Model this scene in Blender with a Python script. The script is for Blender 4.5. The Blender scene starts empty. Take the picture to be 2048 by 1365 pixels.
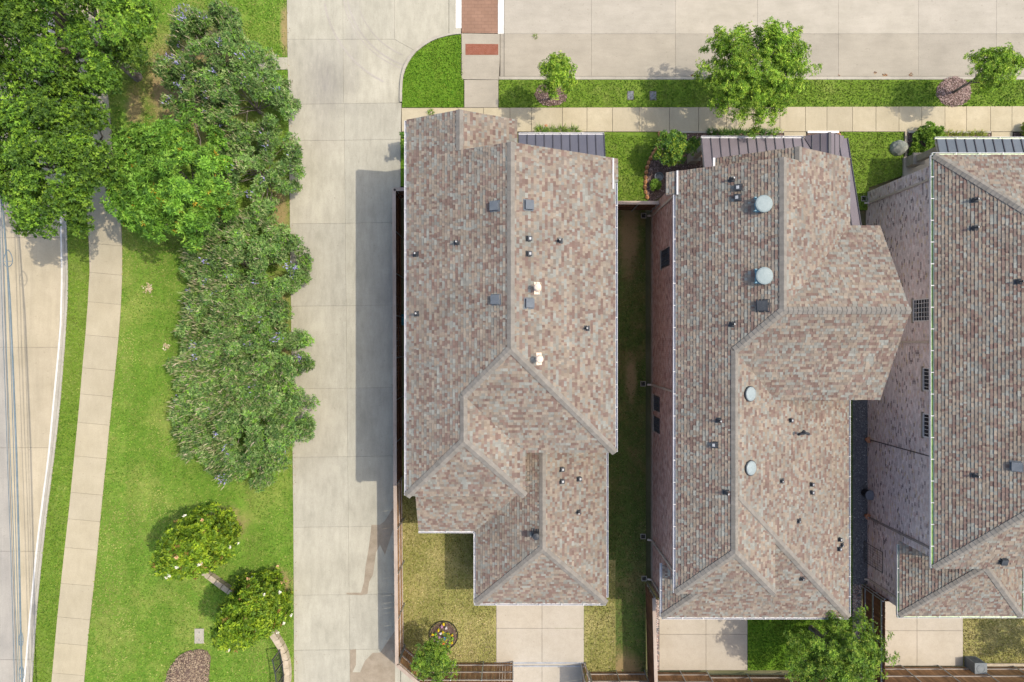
import bpy, bmesh, math, random
import numpy as np
from mathutils import Vector, Matrix
R = random.Random(7)
NR = np.random.default_rng(11)
scene = bpy.context.scene
COL = scene.collection
# ------------------------------------------------------------------ camera, sky, sun, exposure
CAM_H = 40.0
FOC = 1364.0            # focal length in photograph pixels (2048 wide)
cam_d = bpy.data.cameras.new('camera')
cam_d.sensor_width = 36.0
cam_d.lens = 36.0 * FOC / 2048.0
cam_d.clip_start = 0.5
cam_d.clip_end = 2000
cam = bpy.data.objects.new('camera', cam_d)
COL.objects.link(cam)
cam.location = (0, 0, CAM_H)
cam.rotation_euler = (0, 0, 0)
scene.camera = cam
SUN = Vector((0.57, 0.10, 1.0)).normalized()      # direction from the ground to the sun
elev = math.asin(SUN.z)
azim = math.atan2(SUN.x, SUN.y)                   # clockwise from +Y
world = bpy.data.worlds.new('World')
scene.world = world
world.use_nodes = True
wn = world.node_tree
wn.nodes.clear()
sky = wn.nodes.new('ShaderNodeTexSky')
sky.sky_type = 'NISHITA'
sky.sun_disc = False
sky.sun_elevation = elev
sky.sun_rotation = azim
sky.dust_density = 3.0
sky.ozone_density = 0.0
bg = wn.nodes.new('ShaderNodeBackground')
bg.inputs['Strength'].default_value = 0.15
wo = wn.nodes.new('ShaderNodeOutputWorld')
wn.links.new(sky.outputs[0], bg.inputs['Color'])
wn.links.new(bg.outputs[0], wo.inputs['Surface'])
sd = bpy.data.lights.new('sun', 'SUN')
sd.energy = 2.0
sd.angle = math.radians(0.5)
sd.color = (1.0, 0.90, 0.76)
so = bpy.data.objects.new('sun', sd)
COL.objects.link(so)
so.rotation_euler = SUN.to_track_quat('Z', 'Y').to_euler()
so.location = (20, 5, 60)
scene.view_settings.view_transform = 'Standard'
scene.view_settings.look = 'None'
scene.view_settings.exposure = 0.9
scene.view_settings.gamma = 1.0
scene.view_settings.use_curve_mapping = False

# ------------------------------------------------------------------ helpers
def P(px, py, z=0.0):
    """world point at height z seen at photograph pixel px, py"""
    k = (CAM_H - z) / FOC
    return Vector(((px - 1024) * k, (682.5 - py) * k, z))

def P2(px, py, z=0.0):
    v = P(px, py, z)
    return (v.x, v.y)

WL = {}
def link(o, parent=None, label=None, cat=None, group=None, kind=None):
    COL.objects.link(o)
    WL[o.name] = o.location.copy()
    if parent is not None:
        o.parent = parent
        o.location = o.location - WL[parent.name]
    if label: o['label'] = label
    if cat: o['category'] = cat
    if group: o['group'] = group
    if kind: o['kind'] = kind
    return o

def empty(name, loc, label=None, cat=None, group=None, kind=None, parent=None):
    o = bpy.data.objects.new(name, None)
    o.location = Vector(loc)
    o.empty_display_size = 0.2
    return link(o, parent, label, cat, group, kind)

def place(name, me, loc, parent=None, rot=None, **kw):
    o = bpy.data.objects.new(name, me)
    o.location = Vector(loc)
    if rot is not None: o.rotation_euler = rot
    return link(o, parent, **kw)

class MB:
    def __init__(s):
        s.v = []; s.f = []; s.m = []; s.t = []; s.has_t = False
    def poly(s, pts, m=0, t=None):
        b = len(s.v)
        s.v.extend([tuple(p) for p in pts])
        s.f.append(tuple(range(b, b + len(pts))))
        s.m.append(m); s.t.append(t)
        if t is not None: s.has_t = True
    def faces(s, vs, fs, m=0, t=None):
        b = len(s.v)
        s.v.extend([tuple(p) for p in vs])
        for f in fs:
            s.f.append(tuple(i + b for i in f)); s.m.append(m); s.t.append(t)
        if t is not None: s.has_t = True
    def prism(s, pts, z0, z1, m=0, t=None, cap=True, bottom=True):
        n = len(pts)
        a = sum(pts[i][0] * pts[(i + 1) % n][1] - pts[(i + 1) % n][0] * pts[i][1] for i in range(n))
        if a < 0: pts = pts[::-1]
        vs = [(p[0], p[1], z0) for p in pts] + [(p[0], p[1], z1) for p in pts]
        fs = [(i, (i + 1) % n, n + (i + 1) % n, n + i) for i in range(n)]
        if cap: fs.append(tuple(range(n, 2 * n)))
        if bottom: fs.append(tuple(range(n - 1, -1, -1)))
        s.faces(vs, fs, m, t)
    def box(s, c, size, rot=None, m=0, t=None):
        hx, hy, hz = size[0] / 2, size[1] / 2, size[2] / 2
        vs = [Vector((x * hx, y * hy, z * hz)) for z in (-1, 1) for y in (-1, 1) for x in (-1, 1)]
        if rot is not None: vs = [rot @ v for v in vs]
        vs = [v + Vector(c) for v in vs]
        s.faces(vs, [(0, 2, 3, 1), (4, 5, 7, 6), (0, 1, 5, 4), (2, 6, 7, 3), (0, 4, 6, 2), (1, 3, 7, 5)], m, t)
    def beam(s, a, b, w, h, up=Vector((0, 0, 1)), m=0, t=None):
        a, b = Vector(a), Vector(b)
        d = b - a; L = d.length; d.normalize()
        side = d.cross(up)
        if side.length < 1e-5: side = d.cross(Vector((0, 1, 0)))
        side.normalize(); u = side.cross(d)
        s.box((a + b) / 2, (L, w, h), Matrix((d, side, u)).transposed(), m, t)
    def tube(s, a, b, r0, r1, n=8, m=0, t=None, cap=True):
        a, b = Vector(a), Vector(b)
        d = (b - a).normalized()
        x = d.orthogonal().normalized(); y = d.cross(x)
        vs = []
        for c, r in ((a, r0), (b, r1)):
            vs += [c + (x * math.cos(2 * math.pi * i / n) + y * math.sin(2 * math.pi * i / n)) * r for i in range(n)]
        fs = [(i, (i + 1) % n, n + (i + 1) % n, n + i) for i in range(n)]
        if cap: fs += [tuple(range(n, 2 * n)), tuple(range(n - 1, -1, -1))]
        s.faces(vs, fs, m, t)
    def path(s, pts, rs, n=6, m=0, t=None):
        pts = [Vector(p) for p in pts]
        b = len(s.v)
        x = None
        for i, p in enumerate(pts):
            d = (pts[min(i + 1, len(pts) - 1)] - pts[max(i - 1, 0)]).normalized()
            if x is None: x = d.orthogonal().normalized()
            x = (x - d * x.dot(d)).normalized(); y = d.cross(x)
            s.v.extend([tuple(p + (x * math.cos(2 * math.pi * k / n) + y * math.sin(2 * math.pi * k / n)) * rs[i]) for k in range(n)])
        for i in range(len(pts) - 1):
            for k in range(n):
                s.f.append((b + i * n + k, b + i * n + (k + 1) % n, b + (i + 1) * n + (k + 1) % n, b + (i + 1) * n + k))
                s.m.append(m); s.t.append(t)
        e = b + (len(pts) - 1) * n
        s.f += [tuple(range(e, e + n)), tuple(range(b + n - 1, b - 1, -1))]; s.m += [m, m]; s.t += [t, t]
    def lathe(s, c, prof, n=20, rot=None, m=0, t=None):
        c = Vector(c); vs = []; fs = []
        for r, z in prof:
            for i in range(n):
                v = Vector((r * math.cos(2 * math.pi * i / n), r * math.sin(2 * math.pi * i / n), z))
                if rot is not None: v = rot @ v
                vs.append(v + c)
        for j in range(len(prof) - 1):
            for i in range(n):
                fs.append((j * n + i, j * n + (i + 1) % n, (j + 1) * n + (i + 1) % n, (j + 1) * n + i))
        fs.append(tuple(range((len(prof) - 1) * n, len(prof) * n)))
        s.faces(vs, fs, m, t)
    def mesh(s, name, mats, center=None, smooth=False):
        va = np.array(s.v, dtype=float)
        if center is None: center = Vector((va.max(0) + va.min(0)) / 2)
        me = bpy.data.meshes.new(name)
        me.from_pydata([tuple(x) for x in (va - np.array(center))], [], s.f)
        if not isinstance(mats, (list, tuple)): mats = [mats]
        for m in mats: me.materials.append(m)
        me.polygons.foreach_set('material_index', s.m)
        if smooth: me.polygons.foreach_set('use_smooth', [True] * len(s.f))
        if s.has_t:
            at = me.attributes.new('tint', 'FLOAT_COLOR', 'FACE')
            arr = np.ones((len(s.f), 4), dtype=np.float32)
            for i, t in enumerate(s.t):
                if t is not None: arr[i, :3] = t
            at.data.foreach_set('color', arr.ravel())
        me.update()
        return me, Vector(center)
    def build(s, name, mats, parent=None, center=None, smooth=False, **kw):
        me, c = s.mesh(name, mats, center, smooth)
        return place(name, me, c, parent, **kw)

def np_mesh(name, verts, faces, mat, tints=None, midx=None):
    """verts (N,3), faces (M,k) -> mesh"""
    me = bpy.data.meshes.new(name)
    k = faces.shape[1]
    me.vertices.add(len(verts)); me.vertices.foreach_set('co', verts.astype(np.float32).ravel())
    me.loops.add(faces.size); me.loops.foreach_set('vertex_index', faces.astype(np.int32).ravel())
    me.polygons.add(len(faces))
    me.polygons.foreach_set('loop_start', np.arange(0, faces.size, k, dtype=np.int32))
    me.polygons.foreach_set('loop_total', np.full(len(faces), k, dtype=np.int32))
    for m in (mat if isinstance(mat, (list, tuple)) else [mat]): me.materials.append(m)
    if midx is not None: me.polygons.foreach_set('material_index', midx.astype(np.int32))
    if tints is not None:
        at = me.attributes.new('tint', 'FLOAT_COLOR', 'FACE')
        arr = np.ones((len(faces), 4), dtype=np.float32); arr[:, :3] = tints
        at.data.foreach_set('color', arr.ravel())
    me.update(); me.validate()
    return me

# ------------------------------------------------------------------ materials
class NT:
    def __init__(s, name):
        s.mat = bpy.data.materials.new(name); s.mat.use_nodes = True
        s.t = s.mat.node_tree; s.t.nodes.clear()
        s.out = s.n('ShaderNodeOutputMaterial')
        s.pos = s.n('ShaderNodeNewGeometry').outputs['Position']
    def n(s, typ, **kw):
        nd = s.t.nodes.new(typ)
        for k, v in kw.items(): setattr(nd, k, v)
        return nd
    def l(s, a, b): s.t.links.new(a, b)
    def noise(s, scale, detail=4, rough=0.6, stretch=None, vec=None):
        v = vec or s.pos
        if stretch:
            mp = s.n('ShaderNodeMapping'); mp.inputs['Scale'].default_value = stretch
            s.l(v, mp.inputs['Vector']); v = mp.outputs[0]
        nd = s.n('ShaderNodeTexNoise')
        nd.inputs['Scale'].default_value = scale; nd.inputs['Detail'].default_value = detail
        nd.inputs['Roughness'].default_value = rough
        s.l(v, nd.inputs['Vector'])
        return nd.outputs['Fac']
    def ramp(s, fac, stops):
        nd = s.n('ShaderNodeValToRGB')
        cr = nd.color_ramp
        while len(cr.elements) < len(stops): cr.elements.new(0.5)
        for e, (p, c) in zip(cr.elements, stops):
            e.position = p; e.color = (*c, 1) if len(c) == 3 else c
        s.l(fac, nd.inputs['Fac'])
        return nd.outputs['Color']
    def mix(s, fac, a, b, typ='MIX'):
        nd = s.n('ShaderNodeMix', data_type='RGBA', blend_type=typ)
        for sock, val in ((nd.inputs[0], fac), (nd.inputs[6], a), (nd.inputs[7], b)):
            if isinstance(val, (int, float)): sock.default_value = val
            elif isinstance(val, tuple): sock.default_value = (*val, 1) if len(val) == 3 else val
            else: s.l(val, sock)
        return nd.outputs[2]
    def maprange(s, v, a, b, c, d):
        nd = s.n('ShaderNodeMapRange')
        nd.inputs['From Min'].default_value = a; nd.inputs['From Max'].default_value = b
        nd.inputs['To Min'].default_value = c; nd.inputs['To Max'].default_value = d
        s.l(v, nd.inputs['Value'])
        return nd.outputs[0]
    def bump(s, h, strength=0.3, dist=0.02):
        nd = s.n('ShaderNodeBump')
        nd.inputs['Strength'].default_value = strength; nd.inputs['Distance'].default_value = dist
        s.l(h, nd.inputs['Height'])
        return nd.outputs[0]
    def principled(s, col, rough=0.9, normal=None, metal=0.0, spec=0.3, rough_s=None):
        nd = s.n('ShaderNodeBsdfPrincipled')
        if isinstance(col, tuple): nd.inputs['Base Color'].default_value = (*col, 1)
        else: s.l(col, nd.inputs['Base Color'])
        nd.inputs['Roughness'].default_value = rough
        if rough_s is not None: s.l(rough_s, nd.inputs['Roughness'])
        nd.inputs['Metallic'].default_value = metal
        nd.inputs['Specular IOR Level'].default_value = spec
        if normal is not None: s.l(normal, nd.inputs['Normal'])
        s.l(nd.outputs[0], s.out.inputs['Surface'])
        return s.mat

def blend(name, a, b, scale=2.0, fine=30.0, rough=0.9, bump=0.2, objvar=0.0, stretch=None, lo=0.35, hi=0.65, metal=0.0, spec=0.3, finevar=0.12, dist=0.01):
    t = NT(name)
    c = t.ramp(t.noise(scale, 5, 0.6, stretch), [(lo, a), (hi, b)])
    f = t.noise(fine, 3, 0.7, stretch)
    c = t.mix(1.0, c, t.ramp(f, [(0.25, (1 - finevar,) * 3), (0.75, (1 + finevar,) * 3)]), 'MULTIPLY')
    if objvar:
        oi = t.n('ShaderNodeObjectInfo')
        c = t.mix(1.0, c, t.ramp(oi.outputs['Random'], [(0, (1 - objvar,) * 3), (1, (1 + objvar * 0.6, 1 + objvar * 0.5, 1 + objvar * 0.4))]), 'MULTIPLY')
    return t.principled(c, rough, t.bump(f, bump, dist), metal, spec)

def concrete(name, a, b, objvar=0.07, stretch=(1, 0.25, 1), stains=(), streak=0.10):
    t = NT(name)
    c = t.ramp(t.noise(0.55, 6, 0.62), [(0.32, a), (0.68, b)])
    st = t.noise(3.0, 5, 0.7, stretch)
    c = t.mix(1.0, c, t.ramp(st, [(0.3, (1 - streak,) * 3), (0.6, (1.03,) * 3)]), 'MULTIPLY')
    fine = t.noise(22, 4, 0.75)
    c = t.mix(1.0, c, t.ramp(fine, [(0.28, (0.88,) * 3), (0.72, (1.09,) * 3)]), 'MULTIPLY')
    sp = t.noise(6.5, 2, 0.5)
    c = t.mix(t.maprange(sp, 0.68, 0.75, 0, 0.35), c, (a[0] * 0.55, a[1] * 0.52, a[2] * 0.5))
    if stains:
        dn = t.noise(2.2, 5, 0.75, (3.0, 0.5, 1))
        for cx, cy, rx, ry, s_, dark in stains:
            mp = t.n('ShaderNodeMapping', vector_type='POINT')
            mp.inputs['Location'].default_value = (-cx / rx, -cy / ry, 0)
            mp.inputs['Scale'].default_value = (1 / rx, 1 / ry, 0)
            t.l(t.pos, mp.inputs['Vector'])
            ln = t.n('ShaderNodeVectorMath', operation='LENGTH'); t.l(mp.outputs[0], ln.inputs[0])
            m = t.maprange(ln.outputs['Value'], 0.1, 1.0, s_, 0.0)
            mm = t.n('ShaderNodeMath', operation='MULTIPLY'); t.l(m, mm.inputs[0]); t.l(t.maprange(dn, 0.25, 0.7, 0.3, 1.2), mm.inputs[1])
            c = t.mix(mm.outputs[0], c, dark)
    oi = t.n('ShaderNodeObjectInfo')
    c = t.mix(1.0, c, t.ramp(oi.outputs['Random'], [(0, (1 - objvar, 1 - objvar, 1 - objvar * 0.8)), (0.5, (1, 1, 1)), (1, (1 + objvar * 0.7, 1 + objvar * 0.5, 1 + objvar * 0.2))]), 'MULTIPLY')
    return t.principled(c, 0.88, t.bump(fine, 0.25, 0.008), 0, 0.3)

def tinted(name, rough=0.9, bump=0.3, fine=40, spec=0.25, transl=0.0, base=(1, 1, 1), finevar=0.15, metal=0.0, weather=False):
    t = NT(name)
    at = t.n('ShaderNodeAttribute', attribute_name='tint')
    f = t.noise(fine, 3, 0.7)
    c = t.mix(1.0, at.outputs['Color'], t.ramp(f, [(0.25, tuple(x * (1 - finevar) for x in base)), (0.75, tuple(x * (1 + finevar) for x in base))]), 'MULTIPLY')
    big = t.noise(0.5, 4, 0.6)
    c = t.mix(1.0, c, t.ramp(big, [(0.3, (0.92,) * 3), (0.7, (1.06,) * 3)]), 'MULTIPLY')
    if weather:
        a = t.noise(0.28, 6, 0.7); c = t.mix(1.0, c, t.ramp(a, [(0.3, (0.86, 0.87, 0.88)), (0.7, (1.1, 1.08, 1.05))]), 'MULTIPLY')
        q = t.noise(1.6, 5, 0.75, (0.3, 2.2, 1)); c = t.mix(t.maprange(q, 0.58, 0.78, 0, 0.22), c, (0.10, 0.095, 0.085))
    if transl <= 0:
        return t.principled(c, rough, t.bump(f, bump, 0.006) if bump else None, metal, spec)
    p = t.n('ShaderNodeBsdfPrincipled'); t.l(c, p.inputs['Base Color'])
    p.inputs['Roughness'].default_value = rough; p.inputs['Specular IOR Level'].default_value = spec
    tr = t.n('ShaderNodeBsdfTranslucent'); t.l(t.mix(1.0, c, (1.15, 1.15, 0.6), 'MULTIPLY'), tr.inputs['Color'])
    mx = t.n('ShaderNodeMixShader'); mx.inputs[0].default_value = transl
    t.l(p.outputs[0], mx.inputs[1]); t.l(tr.outputs[0], mx.inputs[2]); t.l(mx.outputs[0], t.out.inputs['Surface'])
    return t.mat

def lawn_mat(name, dark, mid, dry, dryness=0.5, scale=0.35, bare=()):
    t = NT(name)
    f = t.noise(9, 6, 0.8)
    c = t.ramp(f, [(0.28, dark), (0.62, mid)])
    d = t.noise(scale, 6, 0.7)
    c = t.mix(t.maprange(d, dryness, dryness + 0.22, 0, 0.75), c, dry)
    d2 = t.noise(1.7, 5, 0.75)
    c = t.mix(t.maprange(d2, 0.5, 0.72, 0, 0.45), c, dry)
    stripe = t.noise(0.8, 3, 0.5, (1.6, 0.12, 1))
    c = t.mix(1.0, c, t.ramp(stripe, [(0.35, (0.9,) * 3), (0.65, (1.08,) * 3)]), 'MULTIPLY')
    if bare:
        nz = t.noise(2.3, 8, 0.85)
        for px_, py_, rx, ry in bare:
            cx, cy = (px_ - 1024) * CAM_H / FOC, (682.5 - py_) * CAM_H / FOC; rx *= CAM_H / FOC; ry *= CAM_H / FOC
            mp = t.n('ShaderNodeMapping', vector_type='POINT')
            mp.inputs['Location'].default_value = (-cx / rx, -cy / ry, 0); mp.inputs['Scale'].default_value = (1 / rx, 1 / ry, 0)
            t.l(t.pos, mp.inputs['Vector'])
            ln = t.n('ShaderNodeVectorMath', operation='LENGTH'); t.l(mp.outputs[0], ln.inputs[0])
            ad = t.n('ShaderNodeMath', operation='MULTIPLY_ADD'); t.l(nz, ad.inputs[0]); ad.inputs[1].default_value = 1.8; t.l(ln.outputs['Value'], ad.inputs[2])
            c = t.mix(t.maprange(ad.outputs[0], 1.35, 1.95, 0.8, 0.0), c, (0.31, 0.22, 0.115))
    ff = t.noise(45, 3, 0.8)
    c = t.mix(1.0, c, t.ramp(ff, [(0.3, (0.72,) * 3), (0.7, (1.22,) * 3)]), 'MULTIPLY')
    return t.principled(c, 0.95, t.bump(ff, 0.7, 0.05), 0, 0.1)

BARE = [(556, 430, 30, 85), (400, 165, 110, 150), (330, 170, 45, 90), (558, 700, 26, 190), (270, 215, 22, 55), (455, 1048, 44, 40), (560, 1165, 30, 34), (570, 60, 12, 60)]
M = {}
M['soil'] = blend('soil', (0.07, 0.075, 0.03), (0.13, 0.12, 0.06), 0.4, 12, bump=0.5)
M['joint'] = blend('joint_filler', (0.10, 0.085, 0.07), (0.17, 0.15, 0.12), 3, 20)
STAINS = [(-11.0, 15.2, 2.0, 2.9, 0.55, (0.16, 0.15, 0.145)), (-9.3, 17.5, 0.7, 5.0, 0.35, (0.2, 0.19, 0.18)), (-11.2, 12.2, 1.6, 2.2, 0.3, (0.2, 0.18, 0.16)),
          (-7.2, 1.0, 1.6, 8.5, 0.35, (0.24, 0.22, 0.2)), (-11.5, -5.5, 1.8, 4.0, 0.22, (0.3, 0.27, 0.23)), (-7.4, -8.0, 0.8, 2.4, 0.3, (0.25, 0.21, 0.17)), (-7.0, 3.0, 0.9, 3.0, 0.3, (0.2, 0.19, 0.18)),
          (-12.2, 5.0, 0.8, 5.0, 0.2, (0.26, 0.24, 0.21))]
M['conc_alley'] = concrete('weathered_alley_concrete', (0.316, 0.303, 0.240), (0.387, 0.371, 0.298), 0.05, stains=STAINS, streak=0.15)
M['conc_street'] = concrete('street_concrete', (0.272, 0.248, 0.197), (0.325, 0.297, 0.237), 0.05, (0.25, 1, 1), streak=0.07)
M['conc_street_pale'] = concrete('pale_street_concrete', (0.318, 0.293, 0.235), (0.377, 0.346, 0.283), 0.04, (0.25, 1, 1), streak=0.07)
M['conc_cream'] = concrete('cream_sidewalk_concrete', (0.343, 0.298, 0.196), (0.417, 0.368, 0.256), 0.09, (1, 1, 1), streak=0.06)
M['conc_path'] = concrete('beige_path_concrete', (0.335, 0.294, 0.200), (0.384, 0.339, 0.239), 0.04, (1, 0.3, 1), streak=0.06)
M['conc_road'] = concrete('tan_road_concrete', (0.343, 0.296, 0.201), (0.416, 0.359, 0.251), 0.04, (1, 0.08, 1), streak=0.10)
M['conc_grey'] = concrete('grey_lane_concrete', (0.267, 0.253, 0.221), (0.337, 0.316, 0.270), 0.04, (1, 0.08, 1))
M['conc_drive'] = concrete('pale_driveway_concrete', (0.356, 0.318, 0.249), (0.408, 0.370, 0.301), 0.05, (1, 1, 1), streak=0.05)
M['kerb'] = concrete('kerb_concrete', (0.307, 0.284, 0.231), (0.383, 0.360, 0.296), 0.05, (1, 1, 1))
M['white_paint'] = blend('worn_white_road_paint', (0.50, 0.49, 0.44), (0.62, 0.61, 0.56), 3, 25, 0.7)
def stamped():
    t = NT('stamped_brick_red_concrete')
    b = t.n('ShaderNodeTexBrick'); b.inputs['Scale'].default_value = 1.0
    b.inputs['Brick Width'].default_value = 0.4; b.inputs['Row Height'].default_value = 0.2; b.inputs['Mortar Size'].default_value = 0.012
    b.inputs['Color1'].default_value = (0.215, 0.128, 0.085, 1); b.inputs['Color2'].default_value = (0.235, 0.142, 0.096, 1); b.inputs['Mortar'].default_value = (0.17, 0.10, 0.07, 1)
    t.l(t.pos, b.inputs['Vector'])
    c = t.mix(1.0, b.outputs['Color'], t.ramp(t.noise(0.9, 5, 0.7), [(0.3, (0.9,) * 3), (0.7, (1.15,) * 3)]), 'MULTIPLY')
    return t.principled(c, 0.85, t.bump(b.outputs['Fac'], 0.2, -0.01), 0, 0.25)
M['stamped'] = stamped()
M['ramp_red'] = blend('red_tactile_pad', (0.198, 0.071, 0.041), (0.231, 0.093, 0.060), 4, 25)
M['wet'] = blend('wet_stained_concrete', (0.215, 0.175, 0.12), (0.28, 0.235, 0.17), 2, 20, 0.6, spec=0.4)
M['lawn_park'] = lawn_mat('park_lawn', (0.058, 0.135, 0.016), (0.149, 0.260, 0.031), (0.299, 0.321, 0.085), 0.48, 0.28, BARE)
M['lawn_strip'] = lawn_mat('lush_verge_lawn', (0.064, 0.134, 0.017), (0.162, 0.250, 0.028), (0.238, 0.269, 0.077), 0.55, 0.5)
M['lawn_dry'] = lawn_mat('yellowing_yard_lawn', (0.13, 0.15, 0.035), (0.27, 0.26, 0.085), (0.37, 0.32, 0.14), 0.45, 0.5)
M['lawn_shade'] = lawn_mat('thin_shade_toned_lawn', (0.05, 0.085, 0.02), (0.12, 0.165, 0.04), (0.27, 0.18, 0.085), 0.5, 0.45, [(1258, 470, 24, 110), (1250, 1340, 40, 40), (1262, 760, 14, 60)])  # thin lawn with bare dirt; house shade is put into its greens
M['lawn_rich'] = lawn_mat('rich_green_lawn', (0.05, 0.13, 0.012), (0.13, 0.24, 0.02), (0.2, 0.26, 0.04), 0.62, 0.5)
M['dirt'] = blend('bare_dirt', (0.24, 0.16, 0.08), (0.36, 0.25, 0.13), 2.5, 18, bump=0.4)
M['mulch'] = blend('mulch_base', (0.075, 0.05, 0.04), (0.15, 0.105, 0.085), 5, 25, bump=0.8)
M['gravel_base'] = blend('dark_gravel_base', (0.08, 0.085, 0.09), (0.15, 0.155, 0.16), 8, 40, bump=0.8)
M['chip'] = tinted('loose_chips', 0.9, 0.2)
M['grass'] = tinted('grass_blades', 0.8, 0, transl=0.1, spec=0.1)
M['leaf'] = tinted('leaf_green', 0.6, 0, fine=6, transl=0.2, spec=0.3, finevar=0.25)
M['petal'] = tinted('flower_petals', 0.7, 0, fine=10, transl=0.2)
M['bark'] = blend('tree_bark', (0.10, 0.085, 0.07), (0.24, 0.21, 0.18), 6, 30, stretch=(1, 1, 0.3), bump=0.6)
M['shingle'] = tinted('asphalt_shingle', 0.97, 0.4, 55, 0.1, finevar=0.2, weather=True)
M['deck'] = blend('roof_underlay', (0.10, 0.085, 0.075), (0.14, 0.12, 0.10), 3, 20)
M['cap'] = blend('ridge_cap_shingle', (0.17, 0.158, 0.135), (0.215, 0.20, 0.175), 4, 60, 0.95, 0.3, objvar=0.09)
M['fascia'] = blend('painted_fascia', (0.42, 0.38, 0.32), (0.48, 0.44, 0.38), 3, 20)
M['gutter'] = blend('white_gutter_metal', (0.46, 0.47, 0.49), (0.56, 0.56, 0.57), 1.5, 15, 0.5, 0.05, spec=0.3)
M['gutter_green'] = blend('pale_green_gutter_metal', (0.46, 0.56, 0.36), (0.56, 0.64, 0.46), 1.5, 15, 0.5, 0.05)
M['gutter_bed'] = blend('green_gutter_floor', (0.13, 0.23, 0.06), (0.20, 0.32, 0.09), 3, 20, 0.8, 0.1)  # green tone for the gutter floor
M['brick'] = tinted('wall_brick', 0.92, 0.4, 30, 0.2)
M['mortar'] = blend('mortar', (0.56, 0.50, 0.47), (0.64, 0.58, 0.54), 4, 40)
def brickwall(name, c1, c2, mo):
    t = NT(name)
    g = t.n('ShaderNodeNewGeometry')
    ab = t.n('ShaderNodeVectorMath', operation='ABSOLUTE'); t.l(g.outputs['Normal'], ab.inputs[0])
    sx = t.n('ShaderNodeSeparateXYZ'); t.l(ab.outputs[0], sx.inputs[0])
    p = t.n('ShaderNodeSeparateXYZ'); t.l(t.pos, p.inputs[0])
    mx = t.n('ShaderNodeMix', data_type='FLOAT'); t.l(sx.outputs['X'], mx.inputs[0]); t.l(p.outputs['X'], mx.inputs[2]); t.l(p.outputs['Y'], mx.inputs[3])
    cb = t.n('ShaderNodeCombineXYZ'); t.l(mx.outputs[0], cb.inputs[0]); t.l(p.outputs['Z'], cb.inputs[1])
    b = t.n('ShaderNodeTexBrick'); b.inputs['Scale'].default_value = 1.0
    b.inputs['Brick Width'].default_value = 0.215; b.inputs['Row Height'].default_value = 0.085; b.inputs['Mortar Size'].default_value = 0.008
    b.inputs['Color1'].default_value = (*c1, 1); b.inputs['Color2'].default_value = (*c2, 1); b.inputs['Mortar'].default_value = (*mo, 1)
    t.l(cb.outputs[0], b.inputs['Vector'])
    return t.principled(b.outputs['Color'], 0.92, t.bump(b.outputs['Fac'], 0.4, -0.01), 0, 0.2)
M['wall1'] = brickwall('tan_brick_wall', (0.30, 0.19, 0.14), (0.24, 0.14, 0.10), (0.38, 0.34, 0.29))
M['wall2'] = brickwall('red_brick_wall', (0.32, 0.18, 0.14), (0.38, 0.22, 0.18), (0.38, 0.33, 0.29))
M['wall3'] = brickwall('pale_brick_wall', (0.33, 0.27, 0.25), (0.26, 0.21, 0.20), (0.40, 0.37, 0.34))
M['stone'] = blend('cast_stone', (0.24, 0.21, 0.165), (0.32, 0.285, 0.23), 3, 25, bump=0.4)
M['limestone'] = blend('limestone_block', (0.34, 0.29, 0.20), (0.44, 0.38, 0.29), 4, 20, objvar=0.1, bump=0.5)
M['orange_stone'] = blend('orange_sandstone', (0.36, 0.17, 0.07), (0.46, 0.25, 0.12), 4, 20, objvar=0.15, bump=0.5)
M['boulder'] = blend('grey_green_rock', (0.15, 0.165, 0.14), (0.30, 0.31, 0.27), 3, 14, bump=0.7)
M['metal1'] = blend('slate_roof_metal', (0.075, 0.077, 0.10), (0.09, 0.092, 0.115), 1.2, 25, 0.5, 0.02, objvar=0.04, spec=0.45)
M['metal2'] = blend('mauve_brown_roof_metal', (0.129, 0.112, 0.124), (0.147, 0.129, 0.143), 1.2, 25, 0.55, 0.02, objvar=0.05, spec=0.4)
M['metal3'] = blend('blue_slate_roof_metal', (0.075, 0.095, 0.115), (0.09, 0.11, 0.13), 1.2, 25, 0.45, 0.02, objvar=0.04, spec=0.45)
M['seam'] = blend('dark_seam_metal', (0.035, 0.035, 0.045), (0.05, 0.05, 0.06), 2, 20, 0.5)
M['vent_grey'] = blend('grey_painted_vent', (0.092, 0.108, 0.124), (0.120, 0.136, 0.152), 3, 20, 0.65, 0.05, spec=0.2)
M['vent_dark'] = blend('dark_vent_plastic', (0.025, 0.03, 0.036), (0.05, 0.055, 0.06), 3, 20, 0.55, 0.05)
M['vent_teal'] = blend('teal_grey_dome_metal', (0.20, 0.25, 0.25), (0.24, 0.29, 0.285), 2, 20, 0.55, 0.03, spec=0.25)
M['vent_blue'] = blend('blue_flashing', (0.10, 0.22, 0.27), (0.14, 0.27, 0.32), 2, 20, 0.5, 0.03)
M['disc'] = blend('pale_skylight_dome', (0.216, 0.258, 0.262), (0.259, 0.304, 0.304), 1.5, 10, 0.5, 0.02, spec=0.3)
M['flash_beige'] = blend('beige_flashing', (0.58, 0.46, 0.36), (0.66, 0.54, 0.43), 3, 20, 0.6, 0.05)
M['lead'] = blend('grey_pipe', (0.30, 0.31, 0.32), (0.42, 0.43, 0.43), 4, 25, 0.5)
M['picket_tan'] = blend('sunlit_cedar_picket', (0.25, 0.14, 0.065), (0.36, 0.21, 0.10), 3, 14, stretch=(4, 4, 0.35), objvar=0.28, bump=0.3)  # lit copy of the cedar, sunlight included in the base colour
M['picket_brown'] = blend('shaded_cedar_picket', (0.10, 0.045, 0.022), (0.17, 0.08, 0.04), 3, 14, stretch=(4, 4, 0.35), objvar=0.28, bump=0.3)  # darker copy of the cedar, shade put into the base colour
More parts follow.
